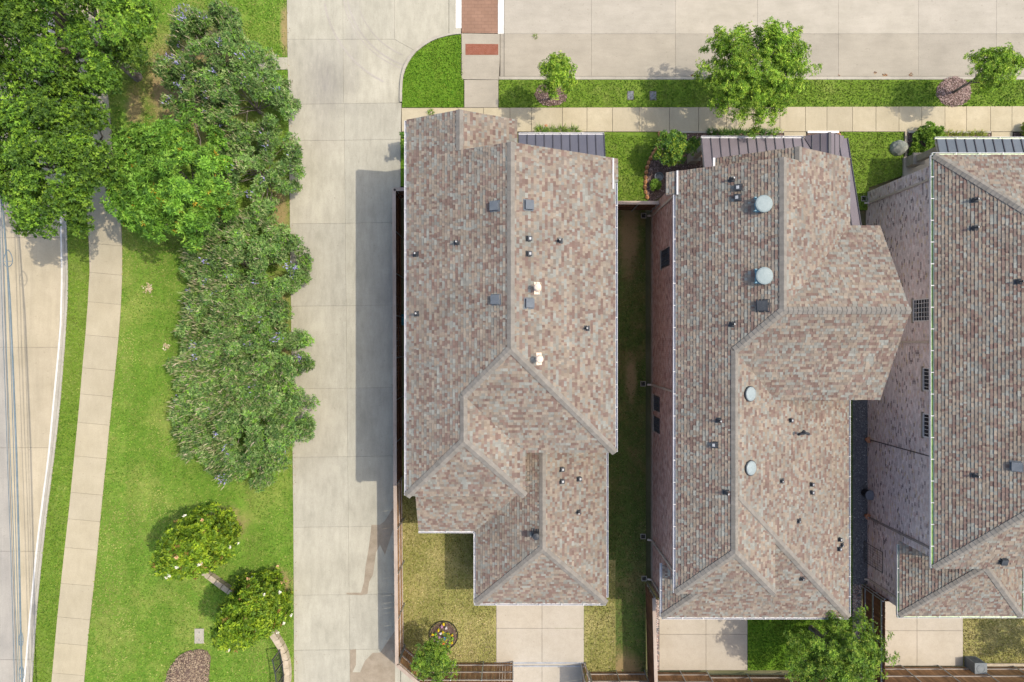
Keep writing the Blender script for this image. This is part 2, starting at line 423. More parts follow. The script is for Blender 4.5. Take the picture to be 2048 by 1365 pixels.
M['cap_wood'] = blend('weathered_cap_board', (0.30, 0.24, 0.19), (0.40, 0.33, 0.27), 3, 20, stretch=(1, 0.2, 1), objvar=0.1)
M['rail_wood'] = blend('grey_fence_rail', (0.26, 0.22, 0.18), (0.36, 0.32, 0.28), 3, 20, stretch=(0.3, 1, 1))
M['steel'] = blend('galvanised_post', (0.30, 0.32, 0.33), (0.40, 0.42, 0.43), 3, 20, 0.45, 0.05, metal=0.6, spec=0.5)
M['black_metal'] = blend('black_railing_metal', (0.02, 0.022, 0.026), (0.035, 0.037, 0.042), 3, 20, 0.35, 0.03, spec=0.5)
M['cable'] = blend('grey_blue_cable', (0.10, 0.14, 0.16), (0.15, 0.19, 0.21), 3, 20, 0.5)
M['glass'] = blend('dark_window_glass', (0.02, 0.025, 0.03), (0.03, 0.036, 0.042), 0.6, 3, 0.08, 0.0, spec=0.6)
M['frame_white'] = blend('white_window_frame', (0.5, 0.5, 0.49), (0.58, 0.58, 0.56), 3, 20, 0.5, 0.03)
M['frame_dark'] = blend('dark_window_frame', (0.05, 0.05, 0.05), (0.08, 0.08, 0.08), 3, 20, 0.5, 0.03)
M['downspout'] = blend('tan_downspout', (0.40, 0.35, 0.29), (0.46, 0.41, 0.35), 2, 20, 0.5, 0.03)
M['downspout_dark'] = blend('grey_brown_downspout', (0.20, 0.18, 0.17), (0.26, 0.24, 0.22), 2, 20, 0.5, 0.03)
M['terracotta'] = blend('terracotta', (0.38, 0.17, 0.09), (0.46, 0.23, 0.13), 4, 20)
M['black_plastic'] = blend('black_plastic', (0.012, 0.012, 0.014), (0.022, 0.022, 0.025), 3, 20, 0.4, 0.03)
M['grey_box'] = blend('grey_equipment_metal', (0.13, 0.15, 0.16), (0.17, 0.19, 0.20), 3, 20, 0.5, 0.03)
M['lid_dark'] = blend('dark_meter_lid', (0.12, 0.13, 0.15), (0.17, 0.18, 0.2), 5, 25, 0.7)
M['teal'] = blend('teal_plastic', (0.02, 0.22, 0.26), (0.04, 0.28, 0.33), 3, 20, 0.4, 0.02)
M['white_plastic'] = blend('white_plastic', (0.62, 0.62, 0.60), (0.70, 0.70, 0.68), 3, 20, 0.4, 0.02)
M['toy'] = tinted('painted_ornament', 0.5, 0.1)

# ------------------------------------------------------------------ ground, roads, pavements
g = MB(); g.poly([(-450, -450, -0.2), (450, -450, -0.2), (450, 450, -0.2), (-450, 450, -0.2)])
g.build('ground', M['soil'], kind='structure')

def inset(pts, d):
    n = len(pts)
    a = sum(pts[i][0] * pts[(i + 1) % n][1] - pts[(i + 1) % n][0] * pts[i][1] for i in range(n))
    if a < 0: pts = pts[::-1]
    out = []
    for i in range(n):
        p0, p1, p2 = Vector(pts[i - 1]), Vector(pts[i]), Vector(pts[(i + 1) % n])
        d1 = (p1 - p0).normalized(); d2 = (p2 - p1).normalized()
        n1 = Vector((-d1.y, d1.x)); n2 = Vector((-d2.y, d2.x))
        b = n1 + n2
        if b.length < 1e-4: out.append(tuple(p1 + n1 * d)); continue
        b.normalize()
        out.append(tuple(p1 + b * (d / max(0.3, b.dot(n1)))))
    return out

def px2(pts, z=0.0): return [P2(x, y, z) for x, y in pts]

def panel(poly_px, z, mat, parent, gap=0.012, thick=0.09, name='concrete_panel'):
    pts = inset(px2(poly_px, z), gap)
    b = MB(); b.prism(pts, z - thick + R.uniform(-0.002, 0.002), z + R.uniform(-0.003, 0.003), bottom=False)
    return b.build(name, mat, parent)

def base_sheet(name, poly_px, z, mat):
    b = MB(); b.poly([(*p, z) for p in px2(poly_px, z)])
    return b.build(name, mat, kind='structure')

def interp(tab, y):
    if y <= tab[0][0]: a, b = tab[0], tab[1]
    elif y >= tab[-1][0]: a, b = tab[-2], tab[-1]
    else:
        for a, b in zip(tab, tab[1:]):
            if a[0] <= y <= b[0]: break
    return a[1] + (b[1] - a[1]) * (y - a[0]) / (b[0] - a[0])

# left avenue, kerb, verge, path  (tables: pixel y -> pixel x)
T_line = [(-250, 66), (0, 90), (150, 104), (250, 111), (351, 116), (440, 119), (509, 120.5), (557, 121.5), (647, 119), (715, 113.6), (801, 105), (910, 95), (1015, 81), (1101, 70.6), (1205, 60), (1365, 46), (1600, 24)]
T_kerb = [(-250, 82), (0, 105), (150, 119), (250, 126), (351, 131), (464, 134), (578, 137), (681, 131), (812, 120.5), (910, 109.5), (981, 100), (1119, 84), (1222, 74), (1365, 65), (1600, 50)]
T_pl = [(-250, 90), (0, 128), (150, 148), (250, 158), (320, 164), (474, 177), (557, 179), (660, 172), (736, 165), (829, 157), (910, 149), (1022, 138), (1129, 126), (1243, 114), (1365, 103), (1600, 82)]
T_pr = [(-250, 158), (0, 194), (150, 212), (250, 222), (310, 226), (440, 243), (530, 245), (633, 241), (726, 232), (819, 222), (910, 213.5), (1033, 201), (1143, 191), (1246, 179), (1365, 168), (1600, 147)]
T_al = [(-250, 571), (0, 573.5), (120, 575), (210, 577), (470, 580), (700, 583), (900, 585), (1100, 587), (1365, 588), (1600, 589)]
T_gl = [(-250, -12), (440, 3), (895, 17), (1365, 33), (1600, 42)]

RZ = -0.11
road = base_sheet('road', [(-500, -250), (interp(T_kerb, -250), -250)] + [(x, y) for y, x in T_kerb] + [(50, 1600), (-500, 1600)], RZ - 0.06, M['joint'])
YJ = [-250, -120, 30, 180, 330, 476, 695, 896, 1103, 1320, 1600]
for y0, y1 in zip(YJ, YJ[1:]):
    ys = [y0, (y0 * 2 + y1) / 3, (y0 + y1 * 2) / 3, y1]
    panel([(interp(T_gl, y) + 1, y) for y in ys] + [(interp(T_kerb, y) - 14, y) for y in ys[::-1]], RZ, M['conc_road'], road, 0.008)
    panel([(-250, y0), (-250, y1)] + [(interp(T_gl, y), y) for y in ys[::-1]], RZ, M['conc_grey'], road, 0.008)
    panel([(interp(T_kerb, y) - 14, y) for y in ys] + [(interp(T_kerb, y) - 5.5, y) for y in ys[::-1]], RZ + 0.005, M['kerb'], road, 0.006, name='gutter_panel')
def ribbon(name, tab, w0, w1, z0, z1, mat, parent=None, kind=None, ys=None, **kw):
    ys = ys or [y for y, _ in tab]
    b = MB()
    for y0, y1 in zip(ys, ys[1:]):
        a = [P2(interp(tab, y0) + w0, y0), P2(interp(tab, y0) + w1, y0), P2(interp(tab, y1) + w1, y1), P2(interp(tab, y1) + w0, y1)]
        b.prism(a, z0, z1, bottom=False)
    return b.build(name, mat, parent, kind=kind, **kw)
YS = list(range(-250, 1601, 50))
ribbon('lane_line', T_line, -1.7, 1.7, RZ - 0.01, RZ + 0.008, M['white_paint'], road, ys=YS)
kerb = empty('kerb', (*P2(100, 700), 0), kind='structure')
for y0, y1 in zip(YS[::2], YS[2::2]):
    a = [P2(interp(T_kerb, y) - 5, y) for y in (y0, (y0 + y1) / 2, y1)] + [P2(interp(T_kerb, y), y) for y in (y1, (y0 + y1) / 2, y0)]
    b = MB(); b.prism(inset(a, 0.004), -0.2, 0.02, bottom=False); b.build('kerb_stone', M['kerb'], kerb)

def lawn(name, poly_px, mat, z=0.0, pts=None, base=-0.21):
    b = MB(); b.prism(pts or px2(poly_px), base, z, bottom=False)
    return b.build(name, mat, kind='structure')
verge = [(interp(T_kerb, y) + 0.3, y) for y in YS] + [(interp(T_pl, y) - 0.5, y) for y in YS[::-1]]
park = [(interp(T_pr, y) + 0.5, y) for y in YS] + [(interp(T_al, y) - 0.5, y) for y in YS[::-1]]
lawn('lawn', verge, M['lawn_strip']); lawn('lawn', park, M['lawn_park'])

path = base_sheet('path', [(interp(T_pl, y), y) for y in YS] + [(interp(T_pr, y), y) for y in YS[::-1]], -0.05, M['joint'])
YP = [-250, -190, -130, -66, -4, 60, 122, 186, 248, 310, 372, 432, 491.6, 550, 608.7, 675, 741, 793, 850, 917, 990, 1043, 1100, 1172, 1239, 1291, 1351, 1410, 1470, 1540, 1600]
for y0, y1 in zip(YP, YP[1:]):
    d = 5 if y0 > 400 else 3
    panel([(interp(T_pl, y0), y0 - d), (interp(T_pl, y1), y1 - d), (interp(T_pr, y1), y1 + 1), (interp(T_pr, y0), y0 + 1)], 0.012, M['conc_path'], path, 0.006)

# alley
alley = base_sheet('alley', [(interp(T_al, y), y) for y in (-250, 0, 210, 700, 1100, 1600)] + [(800, 1600), (800, -250)], -0.07, M['joint'])
def T_aj(y): return 686 + (700 - 686) * y / 1365
AZ = -0.012
YA = [208, 281, 447, 612, 777, 914, 1054, 1190, 1300, 1440, 1600]
for y0, y1 in zip(YA, YA[1:]):
    dl, dr = 1, -2
    panel([(interp(T_al, y0), y0 + dl), (interp(T_al, y1), y1 + dl), (T_aj(y1), y1), (T_aj(y0), y0)], AZ, M['conc_alley'], alley, 0.005)
    panel([(T_aj(y0), y0), (T_aj(y1), y1), (801, y1 + dr), (801 if y0 > 210 else 803, y0 + dr)], AZ, M['conc_alley'], alley, 0.005)
panel([(802, 1300), (802, 1440), (900, 1440), (900, 1374), (842, 1352), (802, 1330)], AZ - .004, M['conc_alley'], alley, 0.004)
# mouth of the alley at the street
for pl in ([(interp(T_al, -250), -250), (interp(T_al, 79), 79), (686, 79), (685, -250)],
           [(interp(T_al, 79), 79), (interp(T_al, 208), 209), (687, 208), (686, 79)],
           [(685, -250), (686, 79), (789, 79), (789, -250)],
           [(686, 79), (687, 208), (800, 206), (800, 175), (803, 148), (813, 122), (828, 101), (789, 79)],
           [(789, -250), (789, 79), (828, 101), (858, 80), (888, 70), (897.5, 68), (897.5, -250)],
           [(898, -250), (898, 68), (922, 66), (922, 57), (910.5, 57), (910.5, -250)]):
    panel(pl, AZ, M['conc_alley'], alley, 0.005)
# street across the top
street = base_sheet('street', [(800, -250), (800, 170), (2600, 165), (2600, -250)], -0.19, M['joint'])
SZ = -0.1
XS = [1008.5, 1183, 1351, 1515, 1677, 1837, 1993, 2160, 2325, 2490]
for x0, x1 in zip(XS, XS[1:]):
    panel([(x0, 68), (x0, 153), (x1, 153), (x1, 68)], SZ, M['conc_street'], street, 0.005)
    panel([(x0, -110), (x0, 68), (x1, 68), (x1, -110)], SZ, M['conc_street_pale'], street, 0.005)
    panel([(x0, -290), (x0, -110), (x1, -110), (x1, -290)], SZ, M['conc_street'], street, 0.005)
cw = MB(); cw.prism(px2([(923.5, -250), (923.5, 66), (995.5, 67), (995.5, -250)], SZ), -0.18, SZ + 0.003, bottom=False)
cw.build('crosswalk', M['stamped'], kind='structure')
for x0, x1, yb in ((911, 923, 57), (996, 1008, 68)):
    b = MB(); b.prism(px2([(x0, -250), (x0, yb), (x1, yb), (x1, -250)], SZ), -0.15, SZ + 0.006, bottom=False)
    b.build('crosswalk_stripe', M['white_paint'], street)
kerb2 = empty('kerb', (*P2(1500, 157), 0), kind='structure')
x = 998
while x < 2500:
    b = MB(); b.prism(inset(px2([(x, 153.4), (x, 159.6), (x + 82, 159.6), (x + 82, 153.4)]), 0.004), -0.19, 0.015, bottom=False)
    b.build('kerb_stone', M['kerb'], kerb2); x += 82
arc_o = [(922, 65), (905, 66.5), (888, 70), (872, 74.5), (858, 80), (842, 90), (828, 101), (819, 112), (812, 124), (806, 137), (802.5, 150), (800.5, 165), (799.5, 185), (799.5, 205)]
arc_i = [(922, 69.5), (906, 71), (890, 74.5), (875, 79), (862, 84.5), (847, 94), (833, 105), (824, 116), (817, 127), (811, 140), (807.5, 152), (805.5, 166), (804.5, 185), (804.5, 205)]
for i in range(len(arc_o) - 1):
    b = MB(); b.prism(inset(px2([arc_o[i], arc_o[i + 1], arc_i[i + 1], arc_i[i]]), 0.002), -0.19, 0.11, bottom=False)
    b.build('kerb_stone', M['kerb'], kerb2)
lawn('lawn', arc_i + [(804, 215.3), (927, 215.3), (927, 161), (922, 160)], M['lawn_rich'], 0.02)
ramp = base_sheet('kerb_ramp', [(922, 66), (922, 216), (998, 216), (998, 66)], -0.17, M['joint'])
panel([(923, 67), (923, 159), (997.5, 160), (1000, 120), (1000, 68)], -0.02, M['conc_street'], ramp, 0.008, 0.12)
panel([(928.5, 160), (928.5, 215.5), (997, 215.5), (997, 160)], 0.006, M['conc_street'], ramp, 0.008, 0.12)
panel([(1000.5, 68), (1000.5, 153), (1008, 153), (1008, 68)], SZ, M['conc_street'], street, 0.006)
pad = MB(); pad.prism(px2([(931, 88), (931, 110), (996.5, 110), (996.5, 88.5)]), -0.1, -0.006, bottom=False)
for i in range(16):
    for j in range(5):
        c = P(934.5 + i * 4, 91 + j * 4.1, 0); pad.tube((c.x, c.y, -0.006), (c.x, c.y, 0.004), 0.035, 0.02, 6)
pad.build('tactile_pad', M['ramp_red'], ramp)
lawn('lawn', [(997.5, 160), (997.5, 215.5), (2600, 212), (2600, 159.8)], M['lawn_strip'], 0.005)
# pavement along the top
sidewalk = base_sheet('sidewalk', [(803, 216), (803, 264.5), (2600, 264.5), (2600, 212.6)], -0.04, M['joint'])
XW = [803, 861, 916, 967, 1020, 1063, 1125, 1174, 1225, 1278.5, 1339, 1397, 1453, 1507, 1560, 1611, 1654, 1705, 1752, 1798, 1843.5, 1890, 1933, 1981, 2024, 2070, 2118, 2166, 2214, 2300, 2400, 2500]
for i, (x0, x1) in enumerate(zip(XW, XW[1:])):
    greyer = x0 in (1225, 1278.5, 1339, 1397, 1453, 1507, 1611, 1654) or x0 == 1560
    yt = 216.2 - (x0 - 803) * 0.003
    panel([(x0, yt), (x0, 263.8), (x1, 263.8), (x1, yt)], 0.014, M['conc_path'] if greyer else M['conc_cream'], sidewalk, 0.012)
# yards
lawn('lawn', [(801.5, 265), (801.5, 372), (830, 372), (830, 265)], M['lawn_rich'], 0.0)
lawn('lawn', [(1175, 265), (1175, 411), (1310, 411), (1286, 380), (1292, 330), (1305, 300), (1319, 275), (1321, 265)], M['lawn_strip'], 0.0)
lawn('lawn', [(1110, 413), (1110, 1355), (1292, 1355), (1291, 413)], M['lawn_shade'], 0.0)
lawn('lawn', [(803, 900), (803, 1326), (842, 1349), (992, 1345), (992, 1100), (940, 980)], M['lawn_dry'], 0.001)
lawn('lawn', [(1168.5, 1120), (1168.5, 1345), (1231, 1345), (1231, 1120)], M['lawn_dry'], 0.004)
lawn('lawn', [(1682, 264.5), (1682, 420), (1738, 420), (1738, 375), (1808, 350), (1808, 264.5)], M['lawn_strip'], 0.0)
lawn('lawn', [(1495.5, 1190), (1495.5, 1341), (1704, 1341), (1704, 1190)], M['lawn_rich'], 0.0)
lawn('lawn', [(1690, 790), (1690, 1189), (1705, 1189), (1705, 790)], M['lawn_rich'], 0.0)
lawn('lawn', [(1926.5, 1190), (1926.5, 1333), (2300, 1333), (2300, 1190)], M['lawn_dry'], 0.0)
def blob(cx, cy, rx, ry, n=22, jit=0.08, ph=0.0):
    return [(cx + rx * math.cos(2 * math.pi * i / n + ph) * (1 + R.uniform(-jit, jit)), cy + ry * math.sin(2 * math.pi * i / n + ph) * (1 + R.uniform(-jit, jit))) for i in range(n)]
def patch(name, pl, mat, z=0.006, pts=None):
    b = MB(); b.prism(pts or px2(pl, z), -0.1, z, bottom=False); return b.build(name, mat, kind='structure')
# driveways at the back
def driveway(x0, x1, y0, y1, xm, ym, mat=None):
    d = base_sheet('driveway', [(x0, y0), (x0, y1), (x1, y1), (x1, y0)], -0.05, M['joint'])
    for a, b in ((x0, xm), (xm, x1)):
        for c, e in ((y0, ym), (ym, y1)):
            panel([(a, c), (a, e), (b, e), (b, c)], 0.012, mat or M['conc_drive'], d, 0.009)
    return d
driveway(992.5, 1168, 1180, 1325.5, 1084, 1257)
driveway(992.5, 1168, 1333, 1480, 1084, 1400)
driveway(1318.5, 1495, 1215, 1341, 1412, 1269)
driveway(1768, 1926, 1200, 1332, 1834, 1262)
tr = empty('gate_track', (*P2(1080, 1329), 0), 'grey steel gate track crossing the middle driveway between fences', 'gate track')
for yy in (1326, 1332.5):
    b = MB(); b.prism(px2([(988, yy - 1.2), (988, yy + 1.2), (1172, yy + 1.2), (1172, yy - 1.2)]), -0.03, 0.02, bottom=False); b.build('track_rail', M['steel'], tr)
b = MB(); b.prism(px2([(988, 1327.5), (988, 1331), (1172, 1331), (1172, 1327.5)]), -0.05, 0.008, bottom=False); b.build('concrete_strip', M['conc_drive'], tr)
alley2 = base_sheet('rear_alley', [(806, 1372), (806, 1600), (2500, 1600), (2500, 1372)], -0.04, M['joint'])
for x in range(806, 2400, 160):
    panel([(x, 1410 if x < 1200 else 1372), (x, 1600), (x + 160, 1600), (x + 160, 1410 if x < 1000 else 1372)], 0.0, M['conc_alley'], alley2, 0.01)
# walks to the porches
wk = base_sheet('front_walk', [(1567, 264.2), (1567, 300), (1613, 300), (1613, 264.2)], -0.03, M['joint'])
panel([(1568, 264.4), (1568, 300), (1612, 300), (1612, 264.4)], 0.012, M['conc_path'], wk, 0.006)
wk = base_sheet('front_walk', [(1982, 264.2), (1982, 300), (2026, 300), (2026, 264.2)], -0.03, M['joint'])
panel([(1983, 264.4), (1983, 300), (2025, 300), (2025, 264.4)], 0.012, M['conc_cream'], wk, 0.006)
wk = base_sheet('front_walk', [(1065, 264.2), (1065, 300), (1170, 300), (1170, 264.2)], -0.03, M['joint'])
panel([(1066, 264.4), (1066, 300), (1169, 300), (1169, 264.4)], 0.01, M['conc_cream'], wk, 0.006)
# beds
def bed(name, pl, mat, z=0.02, kind='structure'):
    b = MB(); b.prism(px2(pl), -0.15, z, bottom=False); return b.build(name, mat, kind=kind)
BEDS = []
pl_mid = [(1322, 267), (1316, 290), (1305, 310), (1296, 335), (1292, 365), (1291, 392), (1300, 406), (1345, 380), (1420, 380), (1420, 267)]
pl_h2f = [(1421, 267), (1421, 300), (1566, 300), (1566, 267)]
pl_h2e = [(1614, 267), (1614, 300), (1680, 300), (1680, 267)]
pl_h3 = [(1812, 266), (1812, 336), (1870, 336), (1981, 300), (1981, 266)]
for pl in (pl_mid, pl_h2f, pl_h2e, pl_h3, [(2027, 266), (2027, 300), (2200, 300), (2200, 266)]):
    bed('mulch_bed', pl, M['mulch']); BEDS.append((pl, 0.02))
gp = [(1705.3, 700), (1705.3, 1168), (1737, 1168), (1737, 700)]
bed('gravel_path', gp, M['gravel_base'], 0.005)
gs = [(1705.3, 1169), (1705.3, 1310), (1723, 1310), (1723, 1169)]
bed('gravel_path', gs, M['gravel_base'], 0.005)
gs2 = [(1310, 1200), (1310, 1342), (1318, 1342), (1318, 1200)]
bed('gravel_path', gs2, M['gravel_base'], 0.005)

def pip(poly, x, y):
    poly = np.array(poly); ins = np.zeros(len(x), bool); n = len(poly); j = n - 1
    for i in range(n):
        xi, yi = poly[i]; xj, yj = poly[j]
        if yi != yj:
            ins ^= ((yi > y) != (yj > y)) & (x < (xj - xi) * (y - yi) / (yj - yi) + xi)
        j = i
    return ins
def scatter(poly, dens):
    p = np.array(poly); lo, hi = p.min(0), p.max(0)
    n = int((hi[0] - lo[0]) * (hi[1] - lo[1]) * dens)
    q = NR.random((n, 2)) * (hi - lo) + lo
    return q[pip(poly, q[:, 0], q[:, 1])]

def pick(pal, n, jit=0.12):
    pal = np.array(pal); w = pal[:, 3] / pal[:, 3].sum()
    c = pal[NR.choice(len(pal), n, p=w), :3]
    return c * (1 + NR.uniform(-jit, jit, (n, 1)))

def chips(name, polys, dens, size, pal, label, cat, z=0.02, mound=None, thick=0.5):
    V, T = [], []
    for pl in polys:
        q = scatter(pl, dens); n = len(q)
        if not n: continue
        zz = np.full(n, z)
        if mound is not None:
            zz = zz + mound(q)
        s = size * NR.uniform(0.5, 1.4, (n, 1)); an = NR.uniform(0, 6.28, n)
        u = np.stack([np.cos(an), np.sin(an), NR.uniform(-.35, .35, n)], 1); w = np.stack([-np.sin(an), np.cos(an), NR.uniform(-.35, .35, n)], 1)
        c = np.column_stack([q, zz + 0.012])
        top = np.array([0, 0, 1.0]) * s * thick
        V.append(np.stack([c + u * s + w * s * .15, c + w * s * .55 + top * .3, c - u * s, c - w * s * .5, c + top], 1)); T.append(pick(pal, n))
    V = np.concatenate(V); T = np.concatenate(T); n = len(V)
    idx = np.array([[0, 1, 4], [1, 2, 4], [2, 3, 4], [3, 0, 4]])
    F = (np.arange(n)[:, None, None] * 5 + idx[None]).reshape(-1, 3)
    me = np_mesh(name, V.reshape(-1, 3), F, M['chip'], np.repeat(T, 4, 0))
    return place(name, me, (0, 0, 0), label=label, cat=cat, kind='stuff')
MULCH = [(0.16, 0.11, 0.09, 3), (0.22, 0.15, 0.13, 3), (0.09, 0.06, 0.05, 3), (0.32, 0.25, 0.22, 1.2)]
GRAV = [(0.16, 0.17, 0.18, 4), (0.25, 0.26, 0.27, 2), (0.10, 0.105, 0.11, 4), (0.5, 0.5, 0.5, 0.3)]
PINK = [(0.36, 0.24, 0.20, 3), (0.46, 0.38, 0.33, 3), (0.22, 0.15, 0.13, 2), (0.56, 0.53, 0.5, 1)]
chips('mulch', [px2(p) for p, _ in BEDS], 260, 0.05, MULCH, 'dark brown bark mulch covering the front planting beds', 'mulch')
chips('gravel', [px2(gp)], 420, 0.032, GRAV, 'dark grey gravel strip along the pale brick side wall', 'gravel', 0.005)
chips('gravel', [px2(gs), px2(gs2)], 420, 0.045, PINK, 'pinkish river gravel strip beside a wooden fence', 'gravel', 0.005)
# round mulch rings with a mound
def mound_bed(pl, h, label, tree_mat=None):
    pts = px2(pl); a = np.array(pts); c = a.mean(0)
    b = MB(); n = len(pts); rings = [1.0, 0.8, 0.5, 0.0001]
    for k in range(3):
        r0, r1 = rings[k], rings[k + 1]; z0, z1 = h * (1 - r0 ** 2), h * (1 - r1 ** 2)
        for i in range(n):
            j = (i + 1) % n
            q = lambda p, r, z: (c[0] + (p[0] - c[0]) * r, c[1] + (p[1] - c[1]) * r, z)
            b.poly([q(pts[i], r0, z0), q(pts[j], r0, z0), q(pts[j], r1, z1), q(pts[i], r1, z1)])
    o = b.build('mulch_mound', M['mulch'], label=label, cat='mulch bed')
    rad = np.abs(a - c).max()
    return pts, lambda q: h * np.clip(1 - (np.linalg.norm(q - c, axis=1) / rad) ** 2, 0, 1)
rings = [(blob(1102, 190, 33, 24, 24, 0.05), 0.12, 'round mulch ring under the smallest verge tree by the ramp walk'),
         (blob(1907, 184, 37, 30, 24, 0.05), 0.14, 'round mulch ring under the leaning verge tree at upper right'),
         (blob(1446, 207, 20, 14, 24, 0.05), 0.08, 'mulch ring shaded under the largest verge tree'),
         ([(330, 1365), (336, 1345), (345, 1328), (360, 1310), (378, 1301), (400, 1298), (415, 1302), (422, 1315), (419, 1345), (418, 1375), (410, 1420), (360, 1430), (318, 1410)], 0.18, 'large brown mulch island in the lawn near the utility slab'),
         (blob(887, 1271, 27, 27, 24, 0.02), 0.10, 'round dark flower bed with colourful ornaments in back yard')]
RCOL = {0: MULCH, 1: [(0.26, 0.18, 0.16, 3), (0.34, 0.26, 0.23, 3), (0.17, 0.11, 0.10, 2)], 2: MULCH, 3: [(0.24, 0.18, 0.12, 3), (0.32, 0.25, 0.17, 3), (0.16, 0.11, 0.08, 2)], 4: [(0.08, 0.05, 0.04, 3), (0.13, 0.085, 0.07, 3)]}
CH = ['reddish brown mulch chips around the smallest verge tree', 'pinkish brown mulch chips around the leaning verge tree', 'brown mulch chips in the shade of the largest verge tree', 'tan brown mulch chips heaped on the lawn island', 'dark mulch chips in the round flower bed']
for i, (pl, h, lb) in enumerate(rings):
    pts, fn = mound_bed(pl, h, lb)
    chips('mulch', [pts], 380, 0.045, RCOL[i], CH[i], 'mulch', 0.004, fn)

# grass blades
def vnoise(q, cell, seed):
    rg = np.random.default_rng(seed); T = rg.random((64, 64)); x = q / cell + 1000.0
    i = np.floor(x).astype(int); f = x - i; f = f * f * (3 - 2 * f); i = i % 64; k = (i + 1) % 64
    return (T[i[:, 0], i[:, 1]] * (1 - f[:, 0]) + T[k[:, 0], i[:, 1]] * f[:, 0]) * (1 - f[:, 1]) + (T[i[:, 0], k[:, 1]] * (1 - f[:, 0]) + T[k[:, 0], k[:, 1]] * f[:, 0]) * f[:, 1]
def grass(name, polys, dens, pal, label, h=0.07, w=0.035):
    V, T = [], []
    for pts, z in polys:
        q = scatter(pts, dens); n = len(q)
        if len(pts) > 60 or label.startswith('thin'):
            wob = 1.2 * vnoise(q, 1.0, 9) - 0.6
            keep = np.ones(n, bool)
            for bx, by, rx, ry in BARE + [(1258, 470, 24, 110), (1250, 1340, 40, 40), (1262, 760, 14, 60)]:
                c_ = np.array(P2(bx, by)); r_ = np.array([rx, ry]) * CAM_H / FOC
                keep &= (np.linalg.norm((q - c_) / r_, axis=1) + wob > 0.85) | (NR.random(n) < .12)
            q = q[keep]; n = len(q)
        an = NR.uniform(0, 6.28, n); lean = NR.uniform(0, 6.28, n); la = NR.uniform(0.02, 0.07, n)
        hh = h * NR.uniform(0.5, 1.4, n); ww = w * NR.uniform(0.6, 1.3, n)
        c = np.column_stack([q, np.full(n, z)])
        s = np.stack([np.cos(an) * ww, np.sin(an) * ww, np.zeros(n)], 1)
        tip = c + np.stack([np.cos(lean) * la, np.sin(lean) * la, hh], 1)
        V.append(np.stack([c - s, c + s, tip], 1)); t = pick(pal, n, 0.2)
        nz = 0.5 * vnoise(q, 2.6, 1) + 0.3 * vnoise(q, 0.9, 2) + 0.2 * vnoise(q * np.array([1, .12]), .7, 3)
        k = np.clip((nz - 0.44) * 5.0, 0, 1)[:, None]; dryc = np.array(pal[-1][:3])
        t = t * (1 - 0.6 * k) + dryc * 0.6 * k; t *= (0.8 + 0.4 * vnoise(q, 1.5, 4))[:, None]
        T.append(t)
    V = np.concatenate(V); T = np.concatenate(T); n = len(V)
    me = np_mesh(name, V.reshape(-1, 3), np.arange(3 * n).reshape(-1, 3), M['grass'], T)
    return place(name, me, (0, 0, 0), label=label, cat='grass', kind='stuff')
G_GREEN = [(0.09, 0.20, 0.024, 4), (0.15, 0.275, 0.035, 4), (0.24, 0.31, 0.06, 2.2), (0.38, 0.37, 0.13, 0.7)]
G_LUSH = [(0.08, 0.175, 0.02, 4), (0.14, 0.24, 0.035, 4), (0.24, 0.28, 0.07, 1.2)]
G_DRY = [(0.20, 0.22, 0.05, 3), (0.30, 0.29, 0.09, 4), (0.42, 0.36, 0.17, 3), (0.50, 0.43, 0.24, 1)]
G_SHADE = [(0.085, 0.145, 0.03, 4), (0.15, 0.20, 0.05, 3), (0.25, 0.2, 0.10, 1.5)]  # side yard blades, shade mixed into their colours
vis = lambda pl: [(min(max(x, -30), 2080), min(max(y, -30), 1395)) for x, y in pl]
grass('grass', [(px2(vis(park)), 0.0)], 210, G_GREEN, 'mown green park grass between the path and the alley')
grass('grass', [(px2(vis(verge)), 0.0), (px2([(997.5, 160.5), (997.5, 215), (2080, 213), (2080, 160.5)]), 0.005), (px2([(1683, 265), (1683, 418), (1737, 418), (1737, 376), (1807, 350), (1807, 265)]), 0),
                (px2([(1175, 265.5), (1175, 409), (1305, 409), (1287, 380), (1292, 330), (1305, 300), (1319, 275)]), 0)], 260, G_LUSH, 'lush green grass on the verges and front yards')
grass('grass', [(px2(arc_i + [(804.5, 215), (926.5, 215), (926.5, 161)]), 0.02), (px2([(1496, 1192), (1496, 1340), (1703, 1340), (1703, 1192)]), 0), (px2([(802, 265.5), (802, 371), (829, 371), (829, 265.5)]), 0), (px2([(1690, 795), (1690, 1188), (1704, 1188), (1704, 795)]), 0)], 300, [(0.07, 0.17, 0.015, 4), (0.13, 0.25, 0.02, 4), (0.2, 0.27, 0.04, 1)], 'rich deep green grass on the corner and shaded plots')
grass('grass', [(px2([(804, 985), (804, 1326), (842, 1345), (991, 1345), (991, 1100), (940, 985)]), 0.001), (px2([(1169, 1128), (1169, 1343), (1230, 1343), (1230, 1128)]), 0.004), (px2([(1927, 1200), (1927, 1331), (2080, 1331), (2080, 1200)]), 0)], 300, G_DRY, 'dry yellowing grass in the back yards')
grass('grass', [(px2([(1170, 414), (1170, 1119), (1232, 1121), (1232, 1353), (1291, 1353), (1290, 414)]), 0.0)], 220, G_SHADE, 'thin grass tinted with shade in the shaded side yard')

